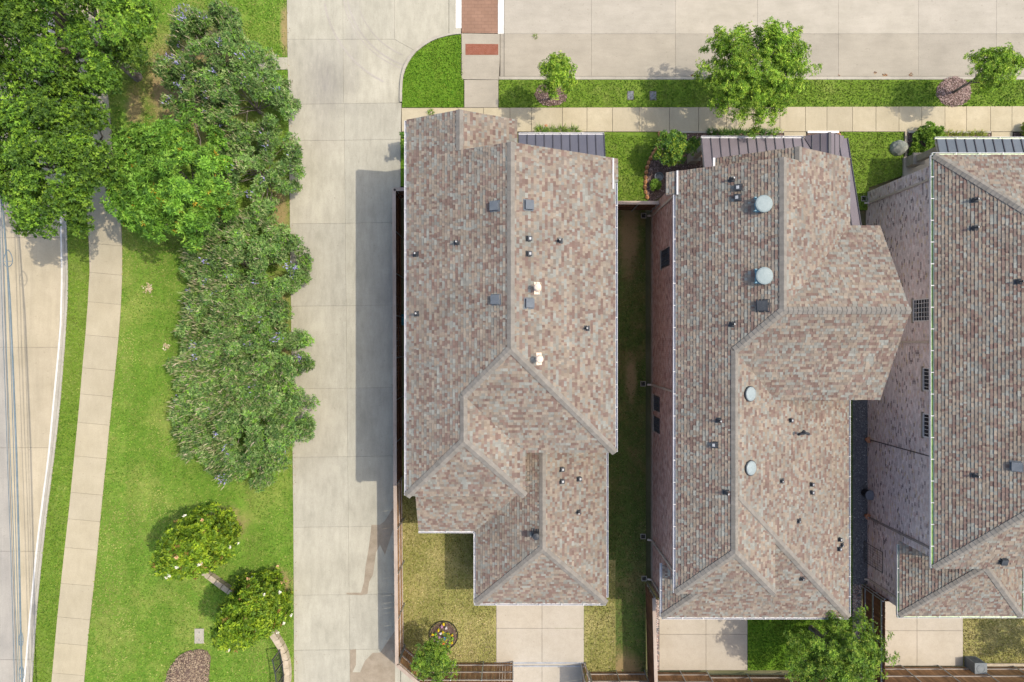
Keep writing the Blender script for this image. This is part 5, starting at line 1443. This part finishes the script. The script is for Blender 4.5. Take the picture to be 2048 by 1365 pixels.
def spray_clumps(c, rad, K, z0):
    """twig tips along arching branches: gives ragged outlines"""
    out = []
    for i in range(K):
        v = NR.normal(size=3); v /= np.linalg.norm(v); v[2] = abs(v[2]) * .9 - .25
        L = NR.uniform(.75, 1.12)
        for s_ in (0.45, 0.62, 0.78, 0.9, 1.0):
            if NR.random() < .88: out.append(np.array(c) + v * np.array(rad) * L * s_ + NR.normal(0, .08, 3) + np.array([0, 0, (s_ - s_ * s_) * .5]))
    return np.array(out)
ST = [((1100, 200), (1112, 152), 3.6, 36, 42, 1.1, 34, .055, 'small yellow-green young tree in the mulch ring by the ramp walk', 20),
      ((1447, 207), (1514, 146), 4.4, 112, 106, 2.6, 150, .13, 'largest street tree on the verge, its crown over street and pavement', 34),
      ((1905, 186), (1990, 137), 3.7, 56, 46, 1.2, 40, .075, 'leaning young street tree at upper right with long bare trunk', 24),
      ((1622, 1256), (1674, 1306), 3.9, 108, 84, 2.2, 96, .13, 'bushy lime green tree behind the middle house over the back fence', 34),
      ((876, 1287), (868, 1322), 2.9, 44, 44, 1.3, 34, .06, 'small green tree at the back fence beside the round flower bed', 22),
      ((2088, 1255), (2206, 1322), 4.0, 60, 60, 1.6, 40, .09, 'back yard tree mostly outside the right edge of the photo', 20)]
for bp, cp, zc_, rx, ry, rz, K, r0, lb, tp in ST:
    b0 = P(*bp, 0); c, a, b_ = crown_px(cp[0], cp[1], zc_, rx, ry)
    cl = spray_clumps(c, (a, b_, rz), K, zc_)
    pal = ELM if cp[1] < 1200 else [(0.14, 0.25, 0.022, 4), (0.20, 0.31, 0.03, 3), (0.08, 0.16, 0.02, 4), (0.28, 0.35, 0.05, 1)]
    tree('street_tree' if cp[1] < 1200 else 'yard_tree', lb, 'tree', (b0.x, b0.y, 0), (b0.x * .5 + c.x * .5, b0.y * .5 + c.y * .5, zc_ * .55), cl, c, r0, 19 if K > 60 else 15, .27, 6, .115, .042, 1.1, pal, 'young trees on the verge' if cp[1] < 1200 else 'young trees in the back yards', tp, .8, .4, .8, .32)

# shrubs and small plants
def shrub(label, px, py, r_px, h, pal, K, cr, tw, L, W, name='shrub', group=None, cat='shrub', stems=8):
    c = P(px, py, 0); r = r_px / 34.1
    cl = clumps((c.x, c.y, h * .5), (r, r, h * .5), K, -.3, .4, .12)
    return tree(name, label, cat, (c.x, c.y, 0), (c.x, c.y, h * .3), cl, (c.x, c.y, h * .3), .03, tw, cr, 6, L, W, 1.0, pal, group, stems, .6, .7, .8, .15)
CRAPE = [(0.09, 0.20, 0.03, 4), (0.15, 0.27, 0.03, 3), (0.24, 0.33, 0.03, 2), (0.06, 0.14, 0.03, 2)]
c, a, b_ = crown_px(1348, 296, 1.9, 36, 30)
cl = spray_clumps(c, (a, b_, .9), 24, 1.9); b0 = P(1333, 312, 0)
tree('crape_myrtle', 'spreading green crape myrtle in the mulch bed left of the mauve porch', 'shrub', (b0.x, b0.y, 0), (b0.x, b0.y, .6), cl, c, .05, 16, .24, 6, .13, .06, 1.1, CRAPE, None, 14)
shrub('round bright boxwood between the crape myrtle and the porch corner', 1383, 295, 13, .8, CRAPE, 22, .16, 30, .06, .035, 'boxwood')
shrub('clipped bright green box shrub by the orange edging stones', 1309, 373, 11, .6, [(0.14, 0.27, 0.03, 3), (0.2, 0.33, 0.04, 3)], 22, .14, 34, .05, .03, 'boxwood')
shrub('large glossy green shrub in the bed left of the blue-grey porch', 1846, 282, 25, 1.1, [(0.10, 0.20, 0.02, 3), (0.17, 0.29, 0.03, 3), (0.22, 0.33, 0.04, 1)], 34, .24, 30, .12, .07)
shrub('small glossy green shrub below the large one near the stone pillar', 1828, 306, 13, .6, [(0.12, 0.23, 0.02, 3), (0.2, 0.31, 0.03, 3)], 16, .16, 26, .11, .06)
shrub('round shrub at the right edge by the front walk', 2046, 268, 15, .8, [(0.15, 0.23, 0.02, 3), (0.22, 0.28, 0.03, 3)], 22, .18, 28, .08, .05)
c0 = Vector((-5.75, 11.3, 0))
cl = clumps((c0.x, c0.y, 1.5), (.45, .5, .9), 26, -.6, .3)
tree('tall_shrub', 'tall narrow shrub at the front corner under the leftmost eave', 'shrub', c0, (c0.x, c0.y, .5), cl, (c0.x, c0.y, 1), .05, 22, .22, 6, .12, .06, 1.0, CRAPE, None, 8)
def strap_plant(label, px, py, r, n, pal, h=.35, group=None, z=0.02):
    c = P(px, py, 0); an = NR.uniform(0, 6.28, n); rr = r * NR.random(n) ** .6 * .5
    p = np.column_stack([c.x + np.cos(an) * rr, c.y + np.sin(an) * rr, np.full(n, z)])
    d = norm(np.column_stack([np.cos(an), np.sin(an), NR.uniform(.5, 1.6, n)]) + NR.normal(0, .3, (n, 3)))
    V = leaf_quads(p, d, NR.uniform(.6, 1.2, n) * h, np.full(n, .035), .25)
    me = np_mesh('grass_clump', V.reshape(-1, 3), np.arange(4 * n).reshape(-1, 4), M['leaf'], pick(pal, n))
    place('grass_clump', me, (0, 0, 0), label=label, cat='plant', group=group)
LIR = [(0.17, 0.28, 0.03, 3), (0.25, 0.34, 0.05, 2), (0.10, 0.2, 0.03, 2)]
for i, (x, lb) in enumerate(((1081, 'leftmost strappy grass clump before the dark slate porch'), (1103, 'second strappy grass clump from left before the dark slate porch'), (1123, 'third strappy grass clump from left before the dark slate porch'), (1148, 'rightmost strappy grass clump before the dark slate porch'))):
    strap_plant(lb, x, 266, .4, 110, LIR, .42, 'strappy grass clumps before the slate porch')
x = 1422; i = 0
OLD = ['first', 'second', 'third', 'fourth', 'fifth', 'sixth', 'seventh', 'eighth', 'ninth', 'tenth', 'eleventh', 'twelfth']
while x < 1550:
    strap_plant(f'dark liriope clump, {OLD[i]} from left along the mauve porch', x, 270 + R.uniform(-2, 2), .34, 90, [(0.07, 0.16, 0.03, 3), (0.12, 0.22, 0.03, 2), (0.05, 0.11, 0.03, 2)], .34, 'liriope clumps along the mauve porch'); x += 12; i += 1
x = 1885; i = 0
while x < 1972:
    strap_plant(f'low yellow-green plant, {OLD[i]} from left along the blue-grey porch', x, 272, .3, 70, [(0.22, 0.28, 0.04, 3), (0.3, 0.33, 0.06, 2)], .28, 'low plants along the blue-grey porch'); x += 13; i += 1
strap_plant('small weed tuft growing at the sidewalk edge above the left gable', 862, 226, .2, 40, LIR, .25)
strap_plant('small weed sprig lying on the street near the ramp', 1071, 72, .14, 24, [(0.2, 0.28, 0.05, 1)], .18, None, SZ)

# ------------------------------------------------------------------ stones, beds, yard objects
def rock(name, px, py, sx, sy, sz, mat, rot=0.0, parent=None, label=None, cat=None, group=None, seed=1, ico=2, rough=.14, z=0.0):
    bm = bmesh.new(); bmesh.ops.create_icosphere(bm, subdivisions=ico, radius=1)
    rr = random.Random(seed)
    for v in bm.verts:
        f = 1 + rr.uniform(-rough, rough); v.co = Vector((v.co.x * sx * f, v.co.y * sy * f, max(-.3, v.co.z) * sz * f))
    me = bpy.data.meshes.new(name); bm.to_mesh(me); bm.free(); me.materials.append(M[mat])
    c = P(px, py, 0)
    return place(name, me, (c.x, c.y, z), parent, (0, 0, rot), label=label, cat=cat, group=group)
rock('boulder', 1796, 297, .5, .45, .55, 'boulder', .3, label='big grey-green faux boulder on the lawn left of the right house', cat='boulder', seed=5, ico=3, rough=.05)
edge = empty('stone_edging', (*P2(1300, 340), 0), 'curved row of orange sandstone edging stones round the mulch bed', 'edging')
pts_e = [(1319, 268), (1320, 276), (1319, 284), (1315, 292), (1311, 300), (1306, 308), (1301, 317), (1297, 326), (1294, 335), (1292, 345), (1291, 355), (1290.5, 365), (1290, 375), (1291, 385), (1294, 395)]
for i, (x, y) in enumerate(pts_e):
    q = pts_e[min(i + 1, len(pts_e) - 1)] if i + 1 < len(pts_e) else (x + 1, y + 8)
    rock('edging_stone', x, y, .17, .13, .2, 'orange_stone', math.atan2(-(q[1] - y), q[0] - x), edge, seed=i, ico=1, rough=.15)
rock('edging_stone', 1677, 271, .12, .24, .16, 'orange_stone', .25, label='single orange stone at the right end of the porch bed', cat='stone', seed=33, ico=1)
def strip(name, a, b, w, z, mat, label, cat='edging'):
    m = MB(); va, vb = P(*a, 0), P(*b, 0); m.beam(va + Vector((0, 0, z / 2)), vb + Vector((0, 0, z / 2)), w, z); m.build(name, M[mat], label=label, cat=cat)
strip('bed_edging', (1322, 265.5), (1424, 265.5), .1, .1, 'kerb', 'pale concrete edging between the pavement and the crape myrtle bed')
strip('bed_edging', (1530, 265.5), (1566, 265.5), .1, .1, 'kerb', 'pale concrete edging left of the middle front walk')
strip('bed_edging', (1614, 265.5), (1676, 265.5), .12, .12, 'white_plastic', 'white edging strip right of the middle front walk')
strip('bed_edging', (1810.5, 264.5), (1810.5, 336), .12, .1, 'limestone', 'pale stone edging dividing the right lawn from the shrub bed')
strip('bed_edging', (1815, 265.5), (1980, 265.5), .1, .08, 'kerb', 'pale concrete edging before the blue-grey porch bed')
def lid(name, px, py, w, h, mat, label, cat, z=.02, rim='joint'):
    c = P(px, py, 0); e = empty(name, c, label, cat)
    b = MB(); b.box(c + Vector((0, 0, z - .03)), (w, h, .06)); b.build('rim', M[rim], e)
    b = MB(); b.box(c + Vector((0, 0, z + .006)), (w - .07, h - .07, .015)); b.box(c + Vector((0, h * .3, z + .018)), (w * .3, .03, .012)); b.build('cover', M[mat], e)
lid('meter_box', 1261, 191.5, .4, .54, 'lid_dark', 'dark rectangular meter box lid in the sunlit verge grass', 'meter box')
lid('meter_box', 1306, 192, .4, .54, 'lid_dark', 'dark meter box lid at the edge of the big tree shadow', 'meter box')
c = P(399, 1272, 0); e = empty('utility_slab', c, 'pale rectangular concrete utility slab in the lawn above the mulch island', 'utility cover')
b = MB(); b.box(c + Vector((0, 0, .0)), (.54, .86, .1)); b.build('slab', M['kerb'], e)
for q in (-.22, .22):
    b = MB(); b.box(c + Vector((0, q, .055)), (.03, .14, .012)); b.build('lift_slot', M['lid_dark'], e)
e = empty('concrete_pad', (*P2(545, 120), 0), 'concrete inlet pad beside the alley under the top shrub trees', 'concrete pad')
b = MB(); b.prism(px2([(508, 116), (508, 140), (575.5, 140), (575.5, 116)]), -.1, .05); b.prism(px2([(529, 109), (529, 116), (553, 116), (553, 109)]), -.1, .045); b.build('slab', M['conc_alley'], e)
b = MB(); c = P(541, 120, 0); b.lathe((c.x, c.y, .05), [(.13, 0), (.13, .015), (.01, .02)], 16); b.build('cover', M['lid_dark'], e)
b = MB(); c = P(517, 123, 0); b.box((c.x, c.y, .22), (.32, .22, .34), Matrix.Rotation(.4, 3, 'Z')); b.box((c.x, c.y, .41), (.36, .26, .04), Matrix.Rotation(.4, 3, 'Z')); b.build('utility_marker', M['teal'], label='small teal utility box on the concrete pad by the alley', cat='utility box')
c = P(1092, 252, 0); b = MB(); b.lathe((c.x, c.y, .015), [(.09, 0), (.09, .012), (.01, .016)], 16); b.build('cleanout_cap', M['terracotta'], label='small round reddish cleanout cap set in the pavement', cat='cap')
# terracotta splash pots and black bin along house 3
for px_, py_, lb in ((1732, 879, 'upper terracotta pot against the pale brick wall on gravel'), (1731, 1031, 'lower terracotta pot against the pale brick wall on gravel')):
    c = P(px_, py_, 0); e = empty('clay_pot', c, lb, 'pot')
    b = MB(); b.lathe(c, [(.09, 0), (.14, .3), (.17, .3), (.17, .36), (.13, .36), (.12, .3)], 14); b.build('pot', M['terracotta'], e)
c = P(1729, 986, 0); e = empty('round_bin', c, 'black round bin standing on the dark gravel by the pale wall', 'bin')
b = MB(); b.lathe(c, [(.22, 0), (.27, .6), (.29, .62), (.29, .66)], 18); b.build('body', M['black_plastic'], e)
b = MB(); b.lathe(c + Vector((0, 0, .66)), [(.29, 0), (.2, .05), (.02, .07)], 18); b.build('lid', M['lid_dark'], e)
e = empty('trellis', (20.62, -12.2, 0), 'dark metal trellis frame standing against the pale brick wall', 'trellis')
b = MB(); y0, y1 = -11.75, -12.9
for a, q in (((20.62, y0, 0), (20.62, y0, 2.05)), ((20.62, y1, 0), (20.62, y1, 2.05)), ((20.62, y0, .03), (20.62, y1, .03)), ((20.62, y0, 2.05), (20.62, y1, 2.05))): b.tube(a, q, .02, .02, 6)
b.build('frame', M['frame_dark'], e)
b = MB()
for i in range(1, 8):
    b.tube((20.62, y0, i * .255), (20.62, y1, i * .255), .006, .006, 4)
    y = y0 + (y1 - y0) * i / 8; b.tube((20.62, y, 0), (20.62, y, 2.05), .006, .006, 4)
b.build('mesh_wires', M['frame_dark'], e)
# equipment box in the right back yard
c = P(1940, 1323, 0); e = empty('equipment_box', c, 'grey metal equipment box at the corner of the right driveway and fence', 'equipment box')
b = MB(); b.box(c + Vector((0, 0, .45)), (.66, .62, .9)); b.build('cabinet', M['grey_box'], e)
b = MB(); b.box(c + Vector((0, 0, .92)), (.7, .66, .04)); b.lathe(c + Vector((0, 0, .94)), [(.24, 0), (.24, .02), (.2, .02), (.2, .005)], 18); b.build('lid', M['grey_box'], e)
b = MB(); [b.box(c + Vector((0, .315, .2 + .09 * i)), (.5, .012, .03)) for i in range(7)]; b.build('louvres', M['vent_dark'], e)
b = MB(); c = P(1995, 1329, 0); b.box((c.x, c.y, .05), (3.4, .16, .1)); b.build('edging_beam', M['limestone'], label='long pale edging beam before the right back fence', cat='edging')
# flower bed ornaments
FL = [(878, 1258, 'y'), (884, 1251, 'p'), (893, 1254, 'w'), (897, 1265, 'y'), (872, 1266, 'g'), (887, 1262, 'y'), (880, 1272, 'p'), (905, 1268, 'y'), (906, 1275, 'g'), (893, 1276, 'y'), (897, 1290, 'y'), (870, 1275, 'p'), (900, 1283, 'g'), (876, 1280, 'w'), (866, 1267, 'y'), (888, 1246, 'y'), (905, 1283, 'y'), (882, 1265, 'w')]
FC = {'y': (.75, .55, .02), 'p': (.55, .3, .5), 'w': (.75, .7, .75), 'g': (.25, .5, .05)}
WHERE = ['upper left rim', 'top rim left of centre', 'top rim right of centre', 'right of centre', 'far left', 'just above centre', 'left of centre', 'upper right rim', 'right rim', 'below centre right', 'bottom right rim', 'lower left', 'lower right', 'lower left near tree', 'leftmost rim', 'topmost rim', 'lower right rim', 'centre left']
NM = {'y': 'yellow', 'p': 'pink', 'w': 'white', 'g': 'lime green'}
for (x, y, k), wd in zip(FL, WHERE):
    c = P(x, y, 0); z = .09
    e = empty('pansy', (c.x, c.y, z), f'{NM[k]} flower in the round dark bed, {wd}', 'flower', 'flowers in the round bed')
    V = rosettes(np.array([[c.x, c.y, z + .1]]), np.array([[0, 0, 1.0]]), 6, .085, .075, 1.2, .15); V2 = rosettes(np.array([[c.x, c.y, z + .13]]), np.array([[0, 0, 1.0]]), 5, .07, .06, .9, .15)
    V = np.concatenate([V, V2]); me = np_mesh('petals', V.reshape(-1, 3), np.arange(4 * len(V)).reshape(-1, 4), M['petal'], np.tile(np.array([FC[k]]), (len(V), 1))); place('petals', me, (0, 0, 0), e)
    V = rosettes(np.array([[c.x, c.y, z + .03]]), np.array([[0, 0, 1.0]]), 7, .1, .05, 1.2); me = np_mesh('leaves', V.reshape(-1, 3), np.arange(4 * len(V)).reshape(-1, 4), M['leaf'], pick(LIR, len(V))); place('leaves', me, (0, 0, 0), e)
for x, y, col, lb in ((891, 1272, (.08, .3, .7), 'small blue pinwheel ornament in the round flower bed'), (889.5, 1279.5, (.85, .17, .05), 'small red-orange pinwheel ornament in the round flower bed')):
    c = P(x, y, 0); e = empty('pinwheel', (c.x, c.y, .1), lb, 'ornament')
    b = MB(); b.tube((c.x, c.y, .05), (c.x, c.y, .42), .008, .008, 6); b.build('stick', M['vent_grey'], e)
    V = rosettes(np.array([[c.x, c.y, .42]]), np.array([[0, 0, 1.0]]), 6, .13, .09, 1.35, .05); me = np_mesh('sails', V.reshape(-1, 3), np.arange(4 * len(V)).reshape(-1, 4), M['petal'], np.tile(np.array([col]), (len(V), 1))); place('sails', me, (0, 0, 0), e)
bb = MB(); ringp = blob(887, 1271, 28.5, 28.5, 40, 0)
for i in range(40):
    a, q = ringp[i], ringp[(i + 1) % 40]; bb.beam(P(*a, .05), P(*q, .05), .03, .1)
bb.build('bed_ring', M['black_plastic'], label='thin dark plastic edging ring round the flower bed', cat='edging')
# low stone wall and black railing beside the alley
lw = empty('stone_wall', (*P2(570, 1310), 0), 'curved low limestone wall with railing beside the alley at the bottom', 'wall')
wl = [(539, 1250), (548, 1262), (557, 1275), (565, 1288), (571, 1301), (575, 1315), (577, 1330), (578, 1345), (577, 1362), (573, 1385), (566, 1410)]
for a, q in zip(wl, wl[1:]):
    va, vb = P(*a, 0), P(*q, 0); d = (vb - va).normalized(); b = MB(); b.beam(va + d * .006 + Vector((0, 0, .2)), vb - d * .006 + Vector((0, 0, .2)), .34, .5); b.build('stone_block', M['limestone'], lw)
lw2 = empty('stone_wall', (*P2(435, 1160), 0), 'short straight limestone wall between the two magnolias', 'wall')
for i in range(6):
    va = P(400 + i * 12.5, 1132 + i * 9.2, 0); vb = P(411.5 + i * 12.5, 1140.5 + i * 9.2, 0); b = MB(); b.beam(va + Vector((0, 0, .2)), vb + Vector((0, 0, .2)), .3, .5 + R.uniform(-.02, .02)); b.build('stone_block', M['limestone'], lw2)
rl = empty('railing', (*P2(571, 1330), .45), 'black metal picket railing with glinting top rail on the curved stone wall', 'railing')
rp = [(565.5, 1293), (570.5, 1317), (573.5, 1342), (573, 1368), (568, 1390)]
for i, (a, q) in enumerate(zip(rp, rp[1:])):
    va, vb = P(*a, 0), P(*q, 0)
    for z in (.55, 1.72):
        b = MB(); b.beam(va + Vector((0, 0, z)), vb + Vector((0, 0, z)), .05, .04); b.build('rail', M['black_metal'], rl)
    n = int((vb - va).length / .095)
    for k in range(n):
        p = va + (vb - va) * ((k + .5) / n); b = MB(); b.box(p + Vector((0, 0, 1.13)), (.02, .02, 1.16)); b.build('baluster', M['black_metal'], rl)
    b = MB(); b.box(va + Vector((0, 0, 1.1)), (.055, .055, 1.3)); b.build('post', M['black_metal'], rl)
# overhead cables with slack loops
CZ = 5.2
def cable(pts, r, label, z=CZ):
    b = MB(); q = []
    for (x0, y0), (x1, y1) in zip(pts, pts[1:]):
        for k in range(4): q.append(P(x0 + (x1 - x0) * k / 4, y0 + (y1 - y0) * k / 4, z))
    q.append(P(*pts[-1], z)); b.path(q, [r] * len(q), 6)
    b.build('cable', M['cable'], label=label, cat='cable', group='overhead cables along the left road')
cable([(-8, -60), (0, 250), (5, 400), (12, 500), (20, 600), (27, 760), (33, 910), (38, 1100), (41, 1250), (44, 1365), (48, 1480)], .045, 'thickest overhead cable along the left road edge')
cable([(-12, -60), (-3, 250), (3, 420), (9, 560), (13, 700), (20, 895), (26, 1050), (30, 1200), (36, 1365), (40, 1480)], .02, 'thin overhead cable left of the thickest one')
cable([(-10, -60), (-1, 250), (7, 420), (15, 560), (22, 730), (27, 895), (31, 1050), (35, 1200), (39, 1365), (43, 1480)], .018, 'thinnest overhead cable hugging the thick cable')
cable([(-20, -60), (-8, 250), (0, 480), (5, 640), (11, 800), (16, 950), (22, 1120), (29, 1365), (33, 1480)], .018, 'faint outermost overhead cable at the left picture edge', 5.0)
def loop(px, py, w, h, label):
    b = MB(); c = P(px, py, CZ); k = (CAM_H - CZ) / FOC; n = 18
    pts = []
    for i in range(n + 1):
        t = 2 * math.pi * i / n; f = .5 - .5 * math.cos(t)
        pts.append(c + Vector((math.sin(t) * w * k * (f ** .35), (math.cos(t)) * -h * k * -1, 0)))
    b.path(pts, [.022] * len(pts), 6)
    e = empty('cable_loop', c, label, 'cable loop', 'slack loops on the overhead cables')
    b.build('loop', M['cable'], e)
    b = MB(); b.beam(c + Vector((-w * k * .9, h * k * -.35, 0)), c + Vector((w * k * .9, h * k * -.35, 0)), .03, .02); b.build('cross_bar', M['cable'], e)
loop(16, 517, 11, 17, 'upper teardrop cable loop over the left road')
loop(42, 1278, 5, 15, 'middle teardrop cable loop near the bottom left')
loop(43, 1345, 6, 14, 'lowest teardrop cable loop at the bottom left')
# pale dead leaves and scraps on the lawns and pavement
q = []
for px_, py_, r, n in ((297, 576, 10, 60), (333, 693, 7, 30)):
    c = P(px_, py_, 0); q.append(np.column_stack([NR.normal(c.x, r / 70, n), NR.normal(c.y, r / 70, n), np.full(n, .05)]))
q = np.concatenate(q); d = norm(np.column_stack([NR.normal(size=(len(q), 2)), np.full(len(q), .2)]))
V = leaf_quads(q, d, np.full(len(q), .13), np.full(len(q), .09))
me = np_mesh('dead_leaves', V.reshape(-1, 3), np.arange(4 * len(V)).reshape(-1, 4), M['leaf'], pick([(.5, .42, .25, 2), (.42, .34, .2, 2), (.55, .5, .35, 1)], len(V)))
place('dead_leaves', me, (0, 0, 0), label='pale dead leaves scattered on the park lawn', cat='leaves', kind='stuff')
b = MB(); c = P(807, 640, 0)
b.lathe((c.x, c.y, .04), [(.3, 0), (.33, .04), (.3, .08), (.27, .04), (.3, 0)], 24); b.build('garden_hose', M['teal'], label='coiled teal garden hose beside the left house wall', cat='hose')
b = MB(); c = P(1316, 356, 0); b.lathe((c.x, c.y, .02), [(.2, 0), (.24, .28), (.26, .3), (.22, .3), (.2, .2)], 20); b.build('flower_pot', M['grey_box'], label='empty round grey pot in the shaded mulch bed', cat='pot')
